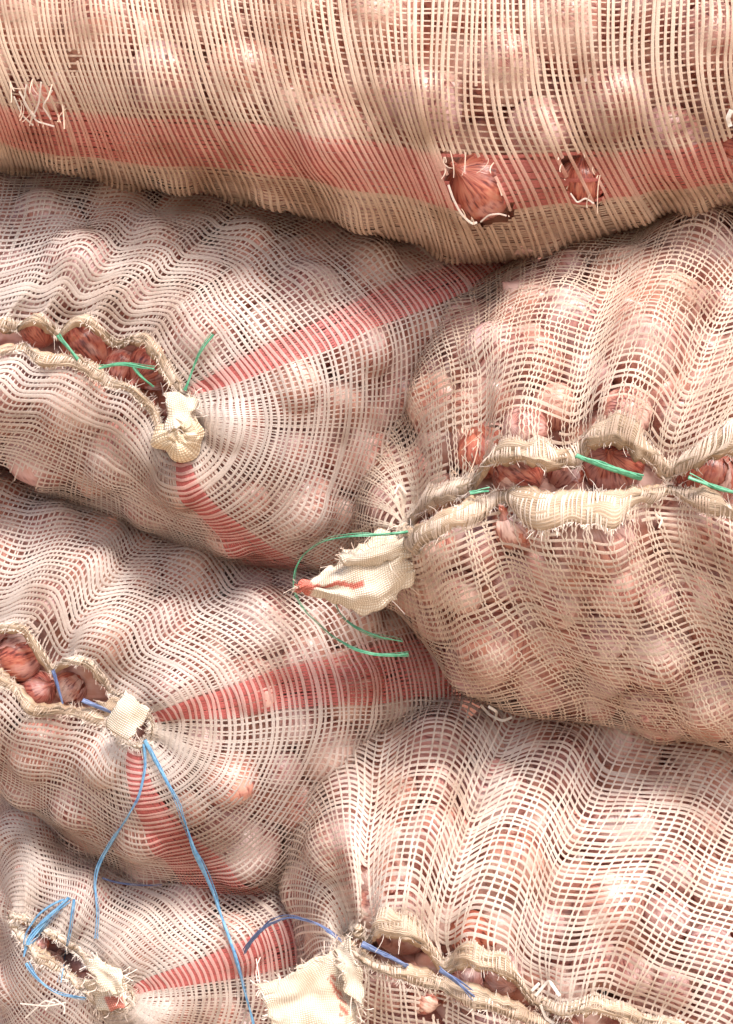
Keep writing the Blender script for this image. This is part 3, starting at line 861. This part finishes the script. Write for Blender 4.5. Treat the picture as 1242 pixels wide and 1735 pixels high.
def weave_top(G, Nn, root):
    n, m = G.shape[:2]
    px, py = proj(G)
    cream_a, red_a = Acc(), Acc()
    holes = [('both', [(750,266),(800,264),(836,274),(842,300),(852,335),(872,362),(866,376),(806,386),(782,366),(766,338),(755,300)], 1.0),
             ('both', [(948,268),(988,262),(1008,296),(1020,322),(1014,346),(984,348),(964,322)], .85),
             ('both', [(18,150),(60,140),(98,156),(106,196),(84,212),(44,204)], .5), ('both', [(1226,236),(1250,232),(1250,275),(1230,268)], 1.0),
             ('weft', [(800,150),(830,152),(834,236),(802,232)], .6), ('weft', [(115,90),(135,90),(132,118),(118,118)], .8)]
    # thick weft, round the body
    row = int((skA['V0'] - 150 * S) / DS)
    dl = np.linalg.norm(np.diff(G[:, row], axis=0), axis=1)
    den = np.interp(px[1:, row], [-100, 100, 500, 1242], [7.4, 7.6, 9.2, 11.4])      # the tape lies closer at the left
    cum = np.concatenate([[0], np.cumsum(gsm(dl / den, 5, 0, False))])
    nw = int(cum[-1] / S)
    uw = np.interp((np.arange(nw) + .5) / nw * cum[-1], cum, np.arange(n))
    vv = np.broadcast_to(np.arange(m, dtype=float)[None], (nw, m))
    duw = np.gradient(uw)[:, None]
    UU = np.clip(uw[:, None] + (np.stack([noise1(m, 20, False) for _ in range(nw)]) * .10 + rng.normal(0, .09, nw)[:, None]) * duw, 0, n - 1.01)
    Pc = sample(G, UU, vv, False); Nc = norm(sample(Nn, UU, vv, False))
    qx, qy = proj(Pc); keep = margin(qx, qy, 110)
    for kd, poly, fr in holes:
        if kd in ('both', 'weft'):
            hit = inpoly(qx + rng.normal(0, 3, (nw, 1)), qy + rng.normal(0, 4, (nw, 1)), poly)
            keep &= ~(hit & (rng.random(nw) < fr)[:, None])
    a0 = skA['V0'] / DS; a1 = a0 + 94 * S / DS
    t = gsm(((np.arange(m) >= a0) & (np.arange(m) <= a1)).astype(float), 1.6, 0, False)[None, :, None] * np.clip(.72 + .18 * noise1(nw, 5, False)[:, None, None] + rng.normal(0, .12, (nw, 1, 1)), .2, 1)
    pk = np.array([.74, .37, .31])
    warm = CREAM * np.array([.97, .85, .745])
    base = warm * (1 + rng.normal(0, .05, (nw, 1, 1)))
    colr = base * (1 - t) + pk * t * np.ones_like(base)
    Ww = np.interp(uw, np.arange(n), px[:, row] * 0 + np.interp(px[:, row], [-100, 500, 1242], [3.9, 4.6, 5.4]))[:, None] * S * (1 + rng.normal(0, .10, (nw, 1))) * np.ones((1, m))
    ribbons(cream_a, Pc, Nc, Ww, np.full((nw, m), .0008), colr, keep)
    # thin warp along the body; three times as close inside the red band
    vals = list(np.arange(2, a0 - .5, 10.5 * S / DS)); nr = 13
    reds = list(np.linspace(a0, a1, nr)); vals2 = list(np.arange(a1 + 1.5, m - 2, 7.0 * S / DS))
    for vs_, ac, cc, w in ((vals, cream_a, warm * .93, 2.5), (reds, red_a, RED * np.array([1.02, 1.2, 1.12]), 5.6), (vals2, cream_a, warm * .93, 4.4)):
        v0 = np.array(vs_); k = len(v0)
        uu = np.broadcast_to(np.arange(n, dtype=float)[None], (k, n))
        VV = np.clip(v0[:, None] + np.stack([noise1(n, 18, False) for _ in range(k)]) * .25 + rng.normal(0, .15, (k, 1)), 0, m - 1.01)
        Pc = sample(G, uu, VV, False); Nc = norm(sample(Nn, uu, VV, False))
        qx, qy = proj(Pc); keep = margin(qx, qy, 110)
        for kd, poly, fr in holes:
            if kd == 'both':
                hit = inpoly(qx + rng.normal(0, 4, (k, 1)), qy + rng.normal(0, 3, (k, 1)), poly)
                keep &= ~(hit & (rng.random(k) < min(1, fr + .1))[:, None])
        ribbons(ac, Pc, Nc, w * S * (1 + rng.normal(0, .12, (k, 1))) * np.ones((1, n)), np.full((k, n), -.0011), cc * (1 + rng.normal(0, .06, (k, 1, 1))) * np.ones((1, n, 1)), keep)
    cream_a.build("netting", M_NET, root)["kind"] = "stuff"
    r = red_a.build("red_stripe", M_NET, root); r["kind"] = "stuff"; r["label"] = "wide red band woven into the cream netting"
weave_top(GA2, NA2, rootA)
INFO['A'] = dict(sk=skA, G=GA2, N=NA2, root=rootA, on=onA, nman=len(manA), deep=deepA, spec=dict(key='A', where="the top sack with the wide red band"))

# ------------------------------------------------------------------ depth of the pile's front, for laying twine and flaps on it
BN = 5
zb = np.full((W // BN + 60, H // BN + 60), 9.0); zown = np.full(zb.shape, -1)
for q, (k, inf) in enumerate(INFO.items()):
    px, py = proj(inf['G'])
    a = np.floor(px / BN).astype(int) + 30; b = np.floor(py / BN).astype(int) + 30
    okk = (a >= 1) & (a < zb.shape[0] - 1) & (b >= 1) & (b < zb.shape[1] - 1)
    for da in (-1, 0, 1):
        for db in (-1, 0, 1):
            aa, bb, yy = a[okk] + da, b[okk] + db, inf['G'][..., 1][okk] + 0.001 * (abs(da) + abs(db))
            np.minimum.at(zb, (aa, bb), yy)
def front(x, y, w=0):
    a = int(x // BN) + 30; b = int(y // BN) + 30
    a = min(max(a, 0), zb.shape[0] - 1); b = min(max(b, 0), zb.shape[1] - 1)
    z = zb[max(a - w, 0):a + w + 1, max(b - w, 0):b + w + 1].min()
    return z if z < 5 else 0.15

# ------------------------------------------------------------------ onions: those in view one by one, the hidden ones joined
def heap_base():
    prof = [(0.0, -.92), (.5, -.80), (.9, -.36), (.985, 0), (.9, .4), (.5, .83), (.13, 1.05), (0, 1.2)]; n = 14
    V = np.array([(a * math.cos(2 * math.pi * j / n), a * math.sin(2 * math.pi * j / n), z) for a, z in prof for j in range(n)]) * R0
    F = [(i * n + j, i * n + (j + 1) % n, (i + 1) * n + (j + 1) % n, (i + 1) * n + j) for i in range(len(prof) - 1) for j in range(n)]
    return V, np.array(F)
base, fc = heap_base()
# onions that fill the sacks behind the outer layer
lay = {k: [] for k in INFO}
OWN = {k: np.stack(proj(inf['G'][::6, ::6]), -1).reshape(-1, 2) for k, inf in INFO.items()}
for L_, off in enumerate((.085, .135)):
    for x in range(-60, W + 90, 74):
        for y in range(-60, H + 90, 74):
            a, b = x + R.uniform(-14, 14) + 30 * L_, y + R.uniform(-14, 14) + 24 * L_
            yy = front(a, b, 6) + off
            own = None; bd = 1e9
            for k, inf in INFO.items():
                Gk = inf['G'][::6, ::6].reshape(-1, 3); d = ((OWN[k] - (a, b)) ** 2).sum(1); j = np.argmin(d)
                v = d[j] + 1e4 * abs(Gk[j, 1] - yy + off)
                if v < bd: bd = v; own = k
            lay[own].append((*unproj(np.array(a), np.array(b), yy), R.uniform(.031, .037)))
total = 0
for k, inf in INFO.items():
    lab = "red onion behind the netting of %s" % inf['spec']['where']
    deep = list(inf['deep']) + lay[k]
    # keep only those wholly inside the sack
    Gk = inf['G']; sk = inf['sk']
    if k == 'A':
        q = np.array([Gk[i, min(int(sk['vs'][i] / DS), Gk.shape[1] - 1)] for i in range(0, Gk.shape[0], 6)])
        ox, oy = proj(q); poly = list(zip(ox, oy)) + [(2200, -900), (-900, -900)]
    else:
        q = np.array([Gk[i, min(int(sk['vs'][i] / DS), Gk.shape[1] - 1)] for i in range(0, Gk.shape[0], 5)])
        ox, oy = proj(q); poly = list(zip(ox, oy))
    keepd = []
    an = np.arange(14) / 14 * 2 * math.pi
    for (x, y, z, r_) in drop_poking(deep, 0, Gk):
        a, b = proj(np.array((x, y, z))); rp = r_ / (S * (D + y) / D)
        if inpoly(a + rp * np.cos(an), b + rp * np.sin(an), poly).all(): keepd.append((x, y, z, r_))
    deep = keepd
    for i, (x, y, z, r) in enumerate(inf['on']):
        P = np.array((x, y, z)); a, b = proj(P)
        if i < inf['nman']:
            add_onion(P, r, EXPOSED[k][i][4], "onions showing in gaps of the sacks", axis=(R.uniform(-.8, .8), R.uniform(-.5, .3), R.uniform(-.4, 1)), red=True)
            total += 1; continue
        if y - r < front(a, b, 1) - 0.012 or (math.hypot(a - 655, b - 960) < 75 and y < .1) or math.hypot(a - 500, b - 1565) < 70: continue
        seen = (-25 < a < W + 25) and (-25 < b < H + 25) and (y - r < front(a, b) + 0.075)
        if seen:
            add_onion(P, r, lab, "onions inside %s" % inf['spec']['where'], axis=(R.gauss(0, .6), 1.0, R.gauss(0, .6))); total += 1
        else: deep.append((x, y, z, r))
    Vs, Fs, o = [], [], 0
    for (x, y, z, r) in deep:
        th = rng.normal(size=(3, 3)); qm, _ = np.linalg.qr(th)
        Vs.append(base @ qm.T * (r / R0) + (x, y, z)); Fs.append(fc + o); o += len(base)
    if Vs:
        f = mesh_np("onion_heap", np.concatenate(Vs), np.concatenate(Fs), M_ONION)
        tag(f, "heap of red onions deeper inside %s" % inf['spec']['where'], "onions", None, "stuff")
print("individual onions", total)

# ------------------------------------------------------------------ folded flaps, knots
def flap(parent, name, corners, y, amp, nx=26, ny=22, tint=None, jag=2.5, thick=0.0016, fringe=60, uvs=(10, 10), curl=0.0, mat=None, labels=None):
    """a crumpled piece of folded sack cloth between four corners (px), solid, with frayed edges. y: depth at the four corners"""
    a = np.linspace(0, 1, nx)[:, None]; b = np.linspace(0, 1, ny)[None]
    yy = np.array(y, float)
    side = None
    if isinstance(corners, dict):
        side = corners; corners = [side['top'][0], side['top'][-1], side['bot'][-1], side['bot'][0]]
    c = np.array(corners, float)
    w = [(1 - a) * (1 - b), a * (1 - b), a * b, (1 - a) * b]
    X = sum(w[i] * c[i, 0] for i in range(4)); Y = sum(w[i] * c[i, 1] for i in range(4)); Z = sum(w[i] * yy[i] for i in range(4))
    if side:
        def along(pl):
            p = np.array(pl, float); q = np.concatenate([[0], np.cumsum(np.linalg.norm(np.diff(p, axis=0), axis=1))]); q /= q[-1]
            return np.interp(a[:, 0], q, p[:, 0])[:, None], np.interp(a[:, 0], q, p[:, 1])[:, None]
        (tx, ty), (bx, by) = along(side['top']), along(side['bot'])
        X = tx * (1 - b) + bx * b; Y = ty * (1 - b) + by * b
        Z = Z - side.get('round', .015) * (1 - (2 * b - 1) ** 2) * np.sqrt(np.maximum(1 - (1.15 * a - .15) ** 2, 0.02))
    edge = np.maximum(np.abs(a - .5), np.abs(b - .5)) * 2
    X = X + noise2(nx, ny, 1.2, 1.2) * jag * edge ** 3 + noise2(nx, ny, 6, 6) * jag * 1.5
    Y = Y + noise2(nx, ny, 1.2, 1.2) * jag * edge ** 3 + noise2(nx, ny, 6, 6) * jag * 1.5
    Z = Z + noise2(nx, ny, 3.2, 3.2) * amp + noise2(nx, ny, 7, 2.4) * amp * .8 - curl * (1 - (2 * a - 1) ** 2)
    P = unproj(X, Y, Z)
    n = normals(P, False)
    if np.median(n[..., 1]) > 0: n = -n
    top = P + n * thick / 2; bot = P - n * thick / 2
    V = np.concatenate([top.reshape(-1, 3), bot.reshape(-1, 3)]); o = nx * ny
    F = [grid_faces(nx, ny), grid_faces(nx, ny, o)[:, ::-1]]
    idx = np.arange(nx * ny).reshape(nx, ny)
    loop = np.concatenate([idx[:, 0], idx[-1, 1:], idx[-2::-1, -1], idx[0, -2:0:-1]])
    l2 = np.roll(loop, -1)
    F.append(np.stack([loop, loop + o, l2 + o, l2], -1))
    col = np.ones((nx, ny, 3)) * (1 + 0.04 * noise2(nx, ny, 4, 4)[..., None])
    if tint is not None: col = tint(np.broadcast_to(a, (nx, ny)), np.broadcast_to(b, (nx, ny)), col)
    uv = np.stack([np.broadcast_to(a * uvs[0], (nx, ny)), np.broadcast_to(b * uvs[1], (nx, ny))], -1).reshape(-1, 2)
    ob = mesh_np(name, V, np.concatenate(F), mat or M_FLAP, parent, np.concatenate([col.reshape(-1, 3)] * 2), np.concatenate([uv, uv]))
    if labels: ob['label'] = labels
    if fringe:
        ac = Acc(); sel = rng.choice(loop, fringe); Pp = P.reshape(-1, 3)[sel]; nn = n.reshape(-1, 3)[sel]
        cen = P.mean((0, 1)); d = norm(norm(Pp - cen) + rng.normal(0, .55, (fringe, 3)))
        ln = rng.gamma(2.2, .0028, fringe)[:, None]; cv = rng.normal(0, .5, (fringe, 3))
        pts = np.stack([Pp + d * ln * t + cv * ln * t * t * .6 for t in np.linspace(-.25, 1, 6)], 1)
        ribbons(ac, pts, np.repeat(nn[:, None], 6, 1), np.full((fringe, 6), .0008), np.zeros((fringe, 6)), CREAM * 1.1 * np.ones((fringe, 6, 1)), np.ones((fringe, 6), bool))
        q = ac.build("frayed_thread", M_THREAD, ob); q['kind'] = 'stuff'
    return ob

def red_at(test):
    def f(a, b, col):
        m = test(a, b)
        c = col.copy(); c[m] = col[m] * np.array([.80, .33, .30]); return c
    return f

# --- E: the ear that sticks out at the left of the mouth, three overlapping folds
rE = INFO['E']['root']
ye = -0.105
def ear_red(a, b, c):
    m = (a > .84 + .05 * np.sin(b * 9)) | ((a > .42) & (a < .78) & (np.abs(b - .52 - .06 * np.sin(a * 17)) < .05))
    c = c.copy(); c[m] = c[m] * np.array([.80, .27, .25]); return c
flap(rE, "tied_ear", dict(top=[(706,903),(650,912),(598,930),(562,954),(530,972),(503,990)], bot=[(694,988),(672,1012),(640,1038),(598,1048),(556,1034),(504,1003)], round=.022),
     [ye+.02, ye-.002, ye-.002, ye+.015], .0030, 46, 34, jag=3, uvs=(16, 10), fringe=70, tint=ear_red)
flap(rE, "ear_fold", dict(top=[(702,915),(640,926),(585,944),(552,962)], bot=[(696,950),(640,962),(590,972),(556,976)], round=.010),
     [ye-.004, ye-.022, ye-.022, ye-.006], .0022, 34, 14, jag=4, uvs=(13, 4), fringe=90)
# --- F: the large white ear
rF = INFO['F']['root']
flap(rF, "tied_ear", [(592,1610),(430,1662),(462,1742),(606,1742)], [-.115, -.15, -.155, -.135], .0018, 40, 34, jag=2.5, uvs=(13, 13), fringe=110, curl=.006,
     tint=red_at(lambda a, b: (np.abs(a - .20 - .04 * np.sin(b * 7)) < .055) & (b > .30) & (b < .85) & (np.sin(b * 46 + a * 60) > -.3)))
flap(rF, "tied_ear", [(606,1606),(566,1604),(572,1650),(616,1708)], [-.125, -.13, -.15, -.13], .0035, 18, 22, jag=3, uvs=(5, 9), fringe=50)

# --- C: the square flap over the knot
rC = INFO['C']['root']
flap(rC, "square_flap", [(214,1172),(184,1226),(222,1258),(256,1206)], [-.082, -.080, -.084, -.088], .0010, 20, 18, jag=1.2, uvs=(6, 5), fringe=22, curl=.003)
flap(rC, "neck_fold", [(200,1178),(170,1180),(182,1210),(206,1214)], [-.058, -.05, -.052, -.06], .003, 12, 12, jag=2, uvs=(4, 4), fringe=26, mat=M_HEM)
# --- D: the crumpled flap
rD = INFO['D']['root']
flap(rD, "folded_flap", [(184,1624),(138,1628),(150,1682),(204,1676)], [.0, .005, -.004, -.004], .0035, 20, 18, jag=3, uvs=(6, 5), fringe=70, curl=.006)
flap(rD, "neck_fold", [(206,1668),(148,1680),(170,1720),(214,1712)], [-.0, .0, -.004, .0], .004, 16, 14, jag=3, uvs=(6, 5), fringe=40,
     tint=red_at(lambda a, b: (a > .1) & (a < .6) & (b > .55)))
# --- B: round knot of bunched cloth
rB = INFO['B']['root']
def rosette(parent, cx, cy, y, rad, name, folds, ph, lift):
    """a bunched round of cloth: ruffled, puckered in the middle, its rim rolled under"""
    na, nr = 72, 16
    t = np.linspace(0, 2 * math.pi, na)[:, None]; b = np.linspace(0.02, 1, nr)[None]
    per = gsm(rng.standard_normal(na - 1), 4); per = np.concatenate([per, per[:1]])[:, None] / per.std()
    rr_ = rad * (b + .0) * (1 + .10 * per * b + .05 * np.cos(folds * t + ph) * b)
    X = cx + rr_ * np.cos(t + .35 * (1 - b)); Y = cy + rr_ * np.sin(t + .35 * (1 - b)) * .95
    Z = y - lift * np.sin(math.pi * b ** .8) + .0022 * np.sin(folds * t + ph + 2.2 * b) * b + .0012 * np.sin((2 * folds + 1) * t + 3 * b) * b + .012 * np.maximum(b - .85, 0) / .15
    sm_ = np.sqrt(np.abs(np.sin(t / 2)))
    Z = Z + noise2(na, nr, 4, 3) * .0013 * sm_; X = X + noise2(na, nr, 3, 2.5) * 2.2 * sm_; Y = Y + noise2(na, nr, 3, 2.5) * 2.2 * sm_
    P = unproj(X, Y, Z); n = normals(P, False)
    if np.median(n[..., 1]) > 0: n = -n
    V = np.concatenate([P.reshape(-1, 3), (P - n * .0016).reshape(-1, 3)]); o_ = na * nr
    F = np.concatenate([grid_faces(na, nr), grid_faces(na, nr, o_)[:, ::-1]])
    uv = np.stack([np.broadcast_to(t * 2.2, (na, nr)), np.broadcast_to(b * 4, (na, nr))], -1).reshape(-1, 2)
    c = np.array([1.06, .99, .88]) * np.ones((na, nr, 3)) * (1.02 + .04 * per[..., None])
    return mesh_np(name, V, F, M_FLAP, parent, np.concatenate([c.reshape(-1, 3)] * 2), np.concatenate([uv, uv]))
rosette(rB, 302, 736, -.120, 45, "knot_fold", 7, 0.4, .015)
rosette(rB, 308, 730, -.131, 30, "knot_fold", 6, 1.4, .007)
flap(rB, "knot_neck", [(322,668),(280,668),(276,718),(332,720)], [-.108, -.108, -.122, -.122], .004, 16, 16, jag=3, uvs=(5, 6), fringe=40, curl=.012)
flap(rB, "red_tuft", [(282,664),(266,668),(268,708),(280,706)], [-.095,-.095,-.1,-.1], .003, 10, 12, jag=2, uvs=(3, 4), fringe=14,
     tint=lambda a, b, c: c * np.array([.76, .30, .28]), labels="small red tuft beside the knot")

# --- torn white edges of the holes in the top sack, and loose curls of thread
def curl_line(parent, name, pts, w, col=CREAM * 1.1, lift=.004, mat=M_THREAD):
    p = np.array(pts, float); t = np.linspace(0, len(p) - 1, 24)
    q = gsm(np.stack([np.interp(t, np.arange(len(p)), p[:, k]) for k in range(2)], -1), 1.3, 0, False)
    y = gsm(np.array([front(a, b) for a, b in q]), 2, 0, False) - lift
    P = unproj(q[:, 0], q[:, 1], y)
    ac = Acc(); n = np.zeros((1, 24, 3)); n[..., 1] = -1
    ribbons(ac, P[None], n, np.full((1, 24), w * S), np.zeros((1, 24)), np.asarray(col) * np.ones((1, 24, 1)), np.ones((1, 24), bool))
    return ac.build(name, mat, parent)
curl_line(rootA, "torn_edge", [(758,308),(768,338),(782,364),(800,380),(810,376)], 3.4, np.array([.80, .72, .65]))
curl_line(rootA, "torn_edge", [(812,378),(828,364),(846,362),(860,366)], 2.5, CREAM)
curl_line(rootA, "torn_edge", [(965,325),(978,344),(992,335),(1008,346)], 2.5, CREAM)
curl_line(rootA, "torn_edge", [(1240,185),(1233,200),(1238,216)], 7, np.array([.88, .86, .82]))
def tear_fringe(parent, poly, k, ln=14):
    p = np.array(poly, float); cen = p.mean(0); n_ = len(p)
    i = rng.integers(0, n_, k); f = rng.random((k, 1)); q = p[i] * (1 - f) + p[(i + 1) % n_] * f
    d = cen - q; d /= np.linalg.norm(d, axis=1, keepdims=True); vert = np.stack([np.zeros(k), np.sign(d[:, 1])], -1)
    d = vert * .8 + d * .4 + rng.normal(0, .35, (k, 2))
    L = rng.gamma(2.2, ln / 2.2, k)[:, None]; cv = rng.normal(0, .6, (k, 2))
    t = np.linspace(-.3, 1, 9)
    xy = np.stack([q + d * L * a + cv * L * a * a * .6 for a in t], 1)
    y = np.array([front(a, b, 2) for a, b in q])[:, None] - .0025 - rng.random((k, 1)) * .004 * np.maximum(t, 0)[None]
    P = unproj(xy[..., 0], xy[..., 1], y); nn = np.zeros_like(P); nn[..., 1] = -1
    ac = Acc()
    ribbons(ac, P, nn, rng.uniform(.9, 2.4, (k, 1)) * S * np.linspace(1, .6, 9)[None], np.zeros((k, 9)), CREAM * np.array([.9, .78, .68]) * (1 + rng.normal(0, .08, (k, 1, 1))) * np.ones((1, 9, 1)), np.ones((k, 9), bool))
    o = ac.build("torn_edge", M_THREAD, parent); o["kind"] = "stuff"; return o
tear_fringe(rootA, [(752,268),(800,264),(832,276),(850,330),(868,364),(812,384),(782,362),(756,300)], 14, 15)
tear_fringe(rootA, [(946,268),(988,260),(1012,298),(1020,326),(1010,348),(980,348),(962,322)], 9, 13)
tear_fringe(rootA, [(18,148),(60,138),(100,154),(108,198),(84,214),(42,206)], 16, 22)
tear_fringe(rE, [(765,728),(812,728),(806,795),(765,802)], 24, 12)
for pts in ([(30,150),(60,205),(95,215)], [(70,135),(66,175),(50,210)], [(90,150),(72,180),(88,205)], [(45,140),(40,175),(62,200)], [(22,160),(38,196),(58,214)]):
    curl_line(rootA, "loose_thread", pts, 2.6, CREAM)
for pts in ([(812,1192),(830,1212),(852,1222),(870,1214)], [(826,1196),(842,1206),(838,1222)]): curl_line(rE, "loose_thread", pts, 4.5, np.array([.85, .82, .78]), .006)
for pts in ([(690,838),(676,820),(668,838)], [(1110,870),(1122,880),(1116,896)], [(560,960),(572,975),(566,990)]): curl_line(rE, "loose_thread", pts, 3)
for pts in ([(40,1728),(75,1695),(95,1700)], [(75,1715),(90,1690),(110,1705),(108,1720)], [(30,1700),(80,1705),(115,1698)]): curl_line(rD, "loose_thread", pts, 2.6, np.array([.80, .75, .69]), .005)
for pts in ([(905,1690),(930,1660),(950,1690)], [(915,1700),(925,1725),(940,1735)], [(900,1680),(915,1665)]): curl_line(rF, "loose_thread", pts, 5, np.array([.88, .85, .8]))

# ------------------------------------------------------------------ twine
def twine(name, pts, rad, mat, label, lift=.0035, sm=3.0, dy=None, group=None, parent=None):
    """one length of twine through (px,py[,depth]) points; without a depth the point lies on the pile's front"""
    p = np.array([(q[0], q[1]) for q in pts], float)
    seg = np.concatenate([[0], np.cumsum(np.linalg.norm(np.diff(p, axis=0), axis=1))])
    n = max(12, int(seg[-1] / 5)); t = np.linspace(0, seg[-1], n)
    q = np.stack([np.interp(t, seg, p[:, k]) for k in range(2)], -1)
    q = gsm(q, 2.2, 0, False)
    q += np.stack([noise1(n, 6, False), noise1(n, 6, False)], -1) * 1.2 + np.stack([noise1(n, 2.2, False), noise1(n, 2.2, False)], -1) * .3
    ys = np.array([front(a, b, 3 if lift >= .008 else 0) for a, b in q]) - lift
    man = [(s_, g[2]) for s_, g in zip(seg, pts) if len(g) > 2]
    if len(man) == len(pts): ys = np.interp(t, [a for a, _ in man], [b for _, b in man])
    elif lift >= .008: ys = np.interp(t, seg, [front(g[0], g[1], 5) for g in pts]) - lift * .6
    else: ys = np.minimum(gsm(ys, sm, 0, False), ys + .0015)
    ys = gsm(ys, 1.2, 0, False)
    P = unproj(q[:, 0], q[:, 1], ys)
    T = norm(np.gradient(P, axis=0)); upv = np.array([0, -1, 0.15]); A1 = norm(np.cross(T, upv)); A2 = np.cross(T, A1)
    tw = np.cumsum(rng.normal(0, .12, n)) + np.linspace(0, seg[-1] / 90, n)
    k = 6; an = np.arange(k) / k * 2 * math.pi
    Vs, Fs, o_ = [], [], 0
    for st in range(3):          # a main flat strand and two thinner split fibres that wander round it
        ph0 = st * 2.1; loose = (.25, 1.0, 1.25)[st] * rad
        wan = noise1(n, 5, False)[:, None] * .5 + np.cos(tw * 1.3 + ph0)[:, None]; wan2 = noise1(n, 5, False)[:, None] * .5 + np.sin(tw * 1.3 + ph0)[:, None]
        Pc = P + A1 * wan * loose + A2 * wan2 * loose
        rw = rad * (.72, .34, .26)[st] * (1 + .14 * np.clip(noise1(n, 3, False), -2, 2))
        ca, sa = np.cos(tw)[:, None], np.sin(tw)[:, None]
        ring = []
        for a in an:
            e1 = np.cos(a) * 1.4; e2 = np.sin(a) * .6
            ring.append(Pc + (A1 * (e1 * ca - e2 * sa) + A2 * (e1 * sa + e2 * ca)) * rw[:, None])
        i = np.arange(n - 1)[:, None]; j = np.arange(k)[None]; j2 = (j + 1) % k
        F = np.stack([i * k + j, i * k + j2, (i + 1) * k + j2, (i + 1) * k + j], -1).reshape(-1, 4)
        caps = np.array([(0, 1, 2, 3), (0, 3, 4, 5)])
        Fs.append(np.concatenate([F, caps, (n - 1) * k + caps[:, ::-1]]) + o_); Vs.append(np.stack(ring, 1).reshape(-1, 3)); o_ += n * k
    V = np.concatenate(Vs); F = np.concatenate(Fs)
    o = mesh_np(name, V, F, mat, parent)
    if label: tag(o, label, "twine", group)
    return o

g1 = twine("twine", [(0,568),(26,562),(48,572),(66,580)], .0011, M_GREEN, "faded green twine stitch crossing the far left end of the upper mouth")
twine("twine", [(94,562),(116,590),(138,616)], .0014, M_GREEN, "short green twine stitch slanting over the widest gap of the upper mouth", lift=.008)
twine("twine", [(158,623),(190,617),(225,619),(268,627)], .0014, M_GREEN, "straight green twine stretched across the gap left of the round knot", lift=.010)
twine("twine", [(222,612),(240,640),(266,664)], .0010, M_GREEN, "thin green twine running down to the red tuft of the round knot", lift=.008)
twine("twine", [(312,668),(326,630),(338,595),(352,575),(366,562)], .0011, M_GREEN, "loose green twine end standing up from the round knot", lift=.006)
twine("twine", [(792,834),(810,832),(832,833)], .0015, M_GREEN, "short green twine stitch left of the first tan hood", lift=.008)
twine("twine", [(898,815),(910,806),(922,800)], .0012, M_GREEN, "tiny green twine bit inside the first tan hood", lift=.003)
twine("twine", [(966,766),(1005,782),(1040,795),(1098,816)], .0022, M_GREEN, "thick bright green twine across the gap under the second tan hood", lift=.012)
twine("twine", [(1156,808),(1190,815),(1222,827),(1262,842)], .0017, M_GREEN, "green twine running off the right edge over the maroon onion", lift=.012)
LP = -.125
twine("twine", [(700,902,LP),(650,906,LP-.01),(600,908,LP-.012),(545,918,LP),(510,940,-.09),(497,965,-.085),(500,1000,-.082),(520,1040,-.078),(560,1078,-.07),(610,1102,-.076),(650,1110,-.078),(700,1106,-.08)],
      .0011, M_GREEN, "long looped green twine hanging round the frayed ear")
twine("twine", [(592,932,-.10),(572,955,-.085),(558,990,-.07),(570,1035,-.055),(600,1065,-.062),(640,1080,-.066),(694,1086,-.07)], .0010, M_GREEN, "thin green twine tail behind the frayed ear inside the loop")
twine("twine", [(84,1126),(98,1165),(112,1202)], .0014, M_NAVY, "short dark blue twine stitch beside the shiny orange red onion", lift=.008)
twine("twine", [(20,1136),(48,1143),(70,1142)], .0010, M_NAVY, "faint violet twine crossing the shiny orange red onion", lift=.002)
twine("twine", [(132,1182),(168,1198),(204,1216)], .0016, M_NAVY, "dark blue twine stitch running under the square white flap", lift=.008)
twine("twine", [(240,1248),(262,1285),(290,1335),(315,1395),(338,1455),(360,1515),(382,1575),(404,1640),(420,1695),(432,1750)], .0017, M_BLUE,
      "long straight blue twine hanging from the square white flap to the bottom", lift=.007, sm=9)
twine("twine", [(243,1252),(247,1300),(236,1345),(210,1390),(185,1430),(163,1476),(162,1510),(168,1545),(163,1600)], .0013, M_BLUE,
      "shorter curved blue twine dangling left of the long straight one", lift=.006, sm=7)
twine("twine", [(122,1516),(100,1538),(70,1565),(48,1590),(40,1628)], .0018, M_BLUE, "bright blue twine slanting down the bottom left sack", lift=.006)
twine("twine", [(124,1514),(119,1560),(112,1620),(102,1676)], .0012, M_BLUE, "blue twine dropping straight from the bent end at lower left", lift=.005)
twine("twine", [(40,1622),(60,1655),(92,1682),(124,1690),(152,1694)], .0015, M_BLUE, "blue twine curving along the bottom left mouth to the crumpled flap", lift=.006)
twine("twine", [(44,1584),(62,1572),(80,1598)], .0015, M_NAVY, "dark blue twine knot beside the small hole at lower left", lift=.006)
twine("twine", [(412,1622,-.04),(425,1595,-.06),(455,1565,-.08),(495,1550,-.10),(535,1560,-.112),(562,1582,-.113),(580,1602,-.108)], .0017, M_NAVY,
      "navy blue twine arching over to the large white ear")
twine("twine", [(606,1594),(650,1618),(696,1640)], .0020, M_NAVY, "navy twine stitch just right of the large white ear's neck", lift=.008)
twine("twine", [(736,1640),(772,1662),(814,1692)], .0020, M_NAVY, "navy twine stitch between the two lower right hem arches", lift=.008)
twine("twine", [(118,1522),(92,1530),(62,1552),(40,1580),(36,1610),(58,1600),(76,1568),(110,1530)], .0011, M_BLUE, "tangled blue twine loop lying on the bottom left sack", lift=.006)
twine("twine", [(166,1482),(200,1496),(240,1502),(282,1500)], .0008, M_NAVY, "faint dark blue thread lying along the crease above the bottom left sack", lift=.004)
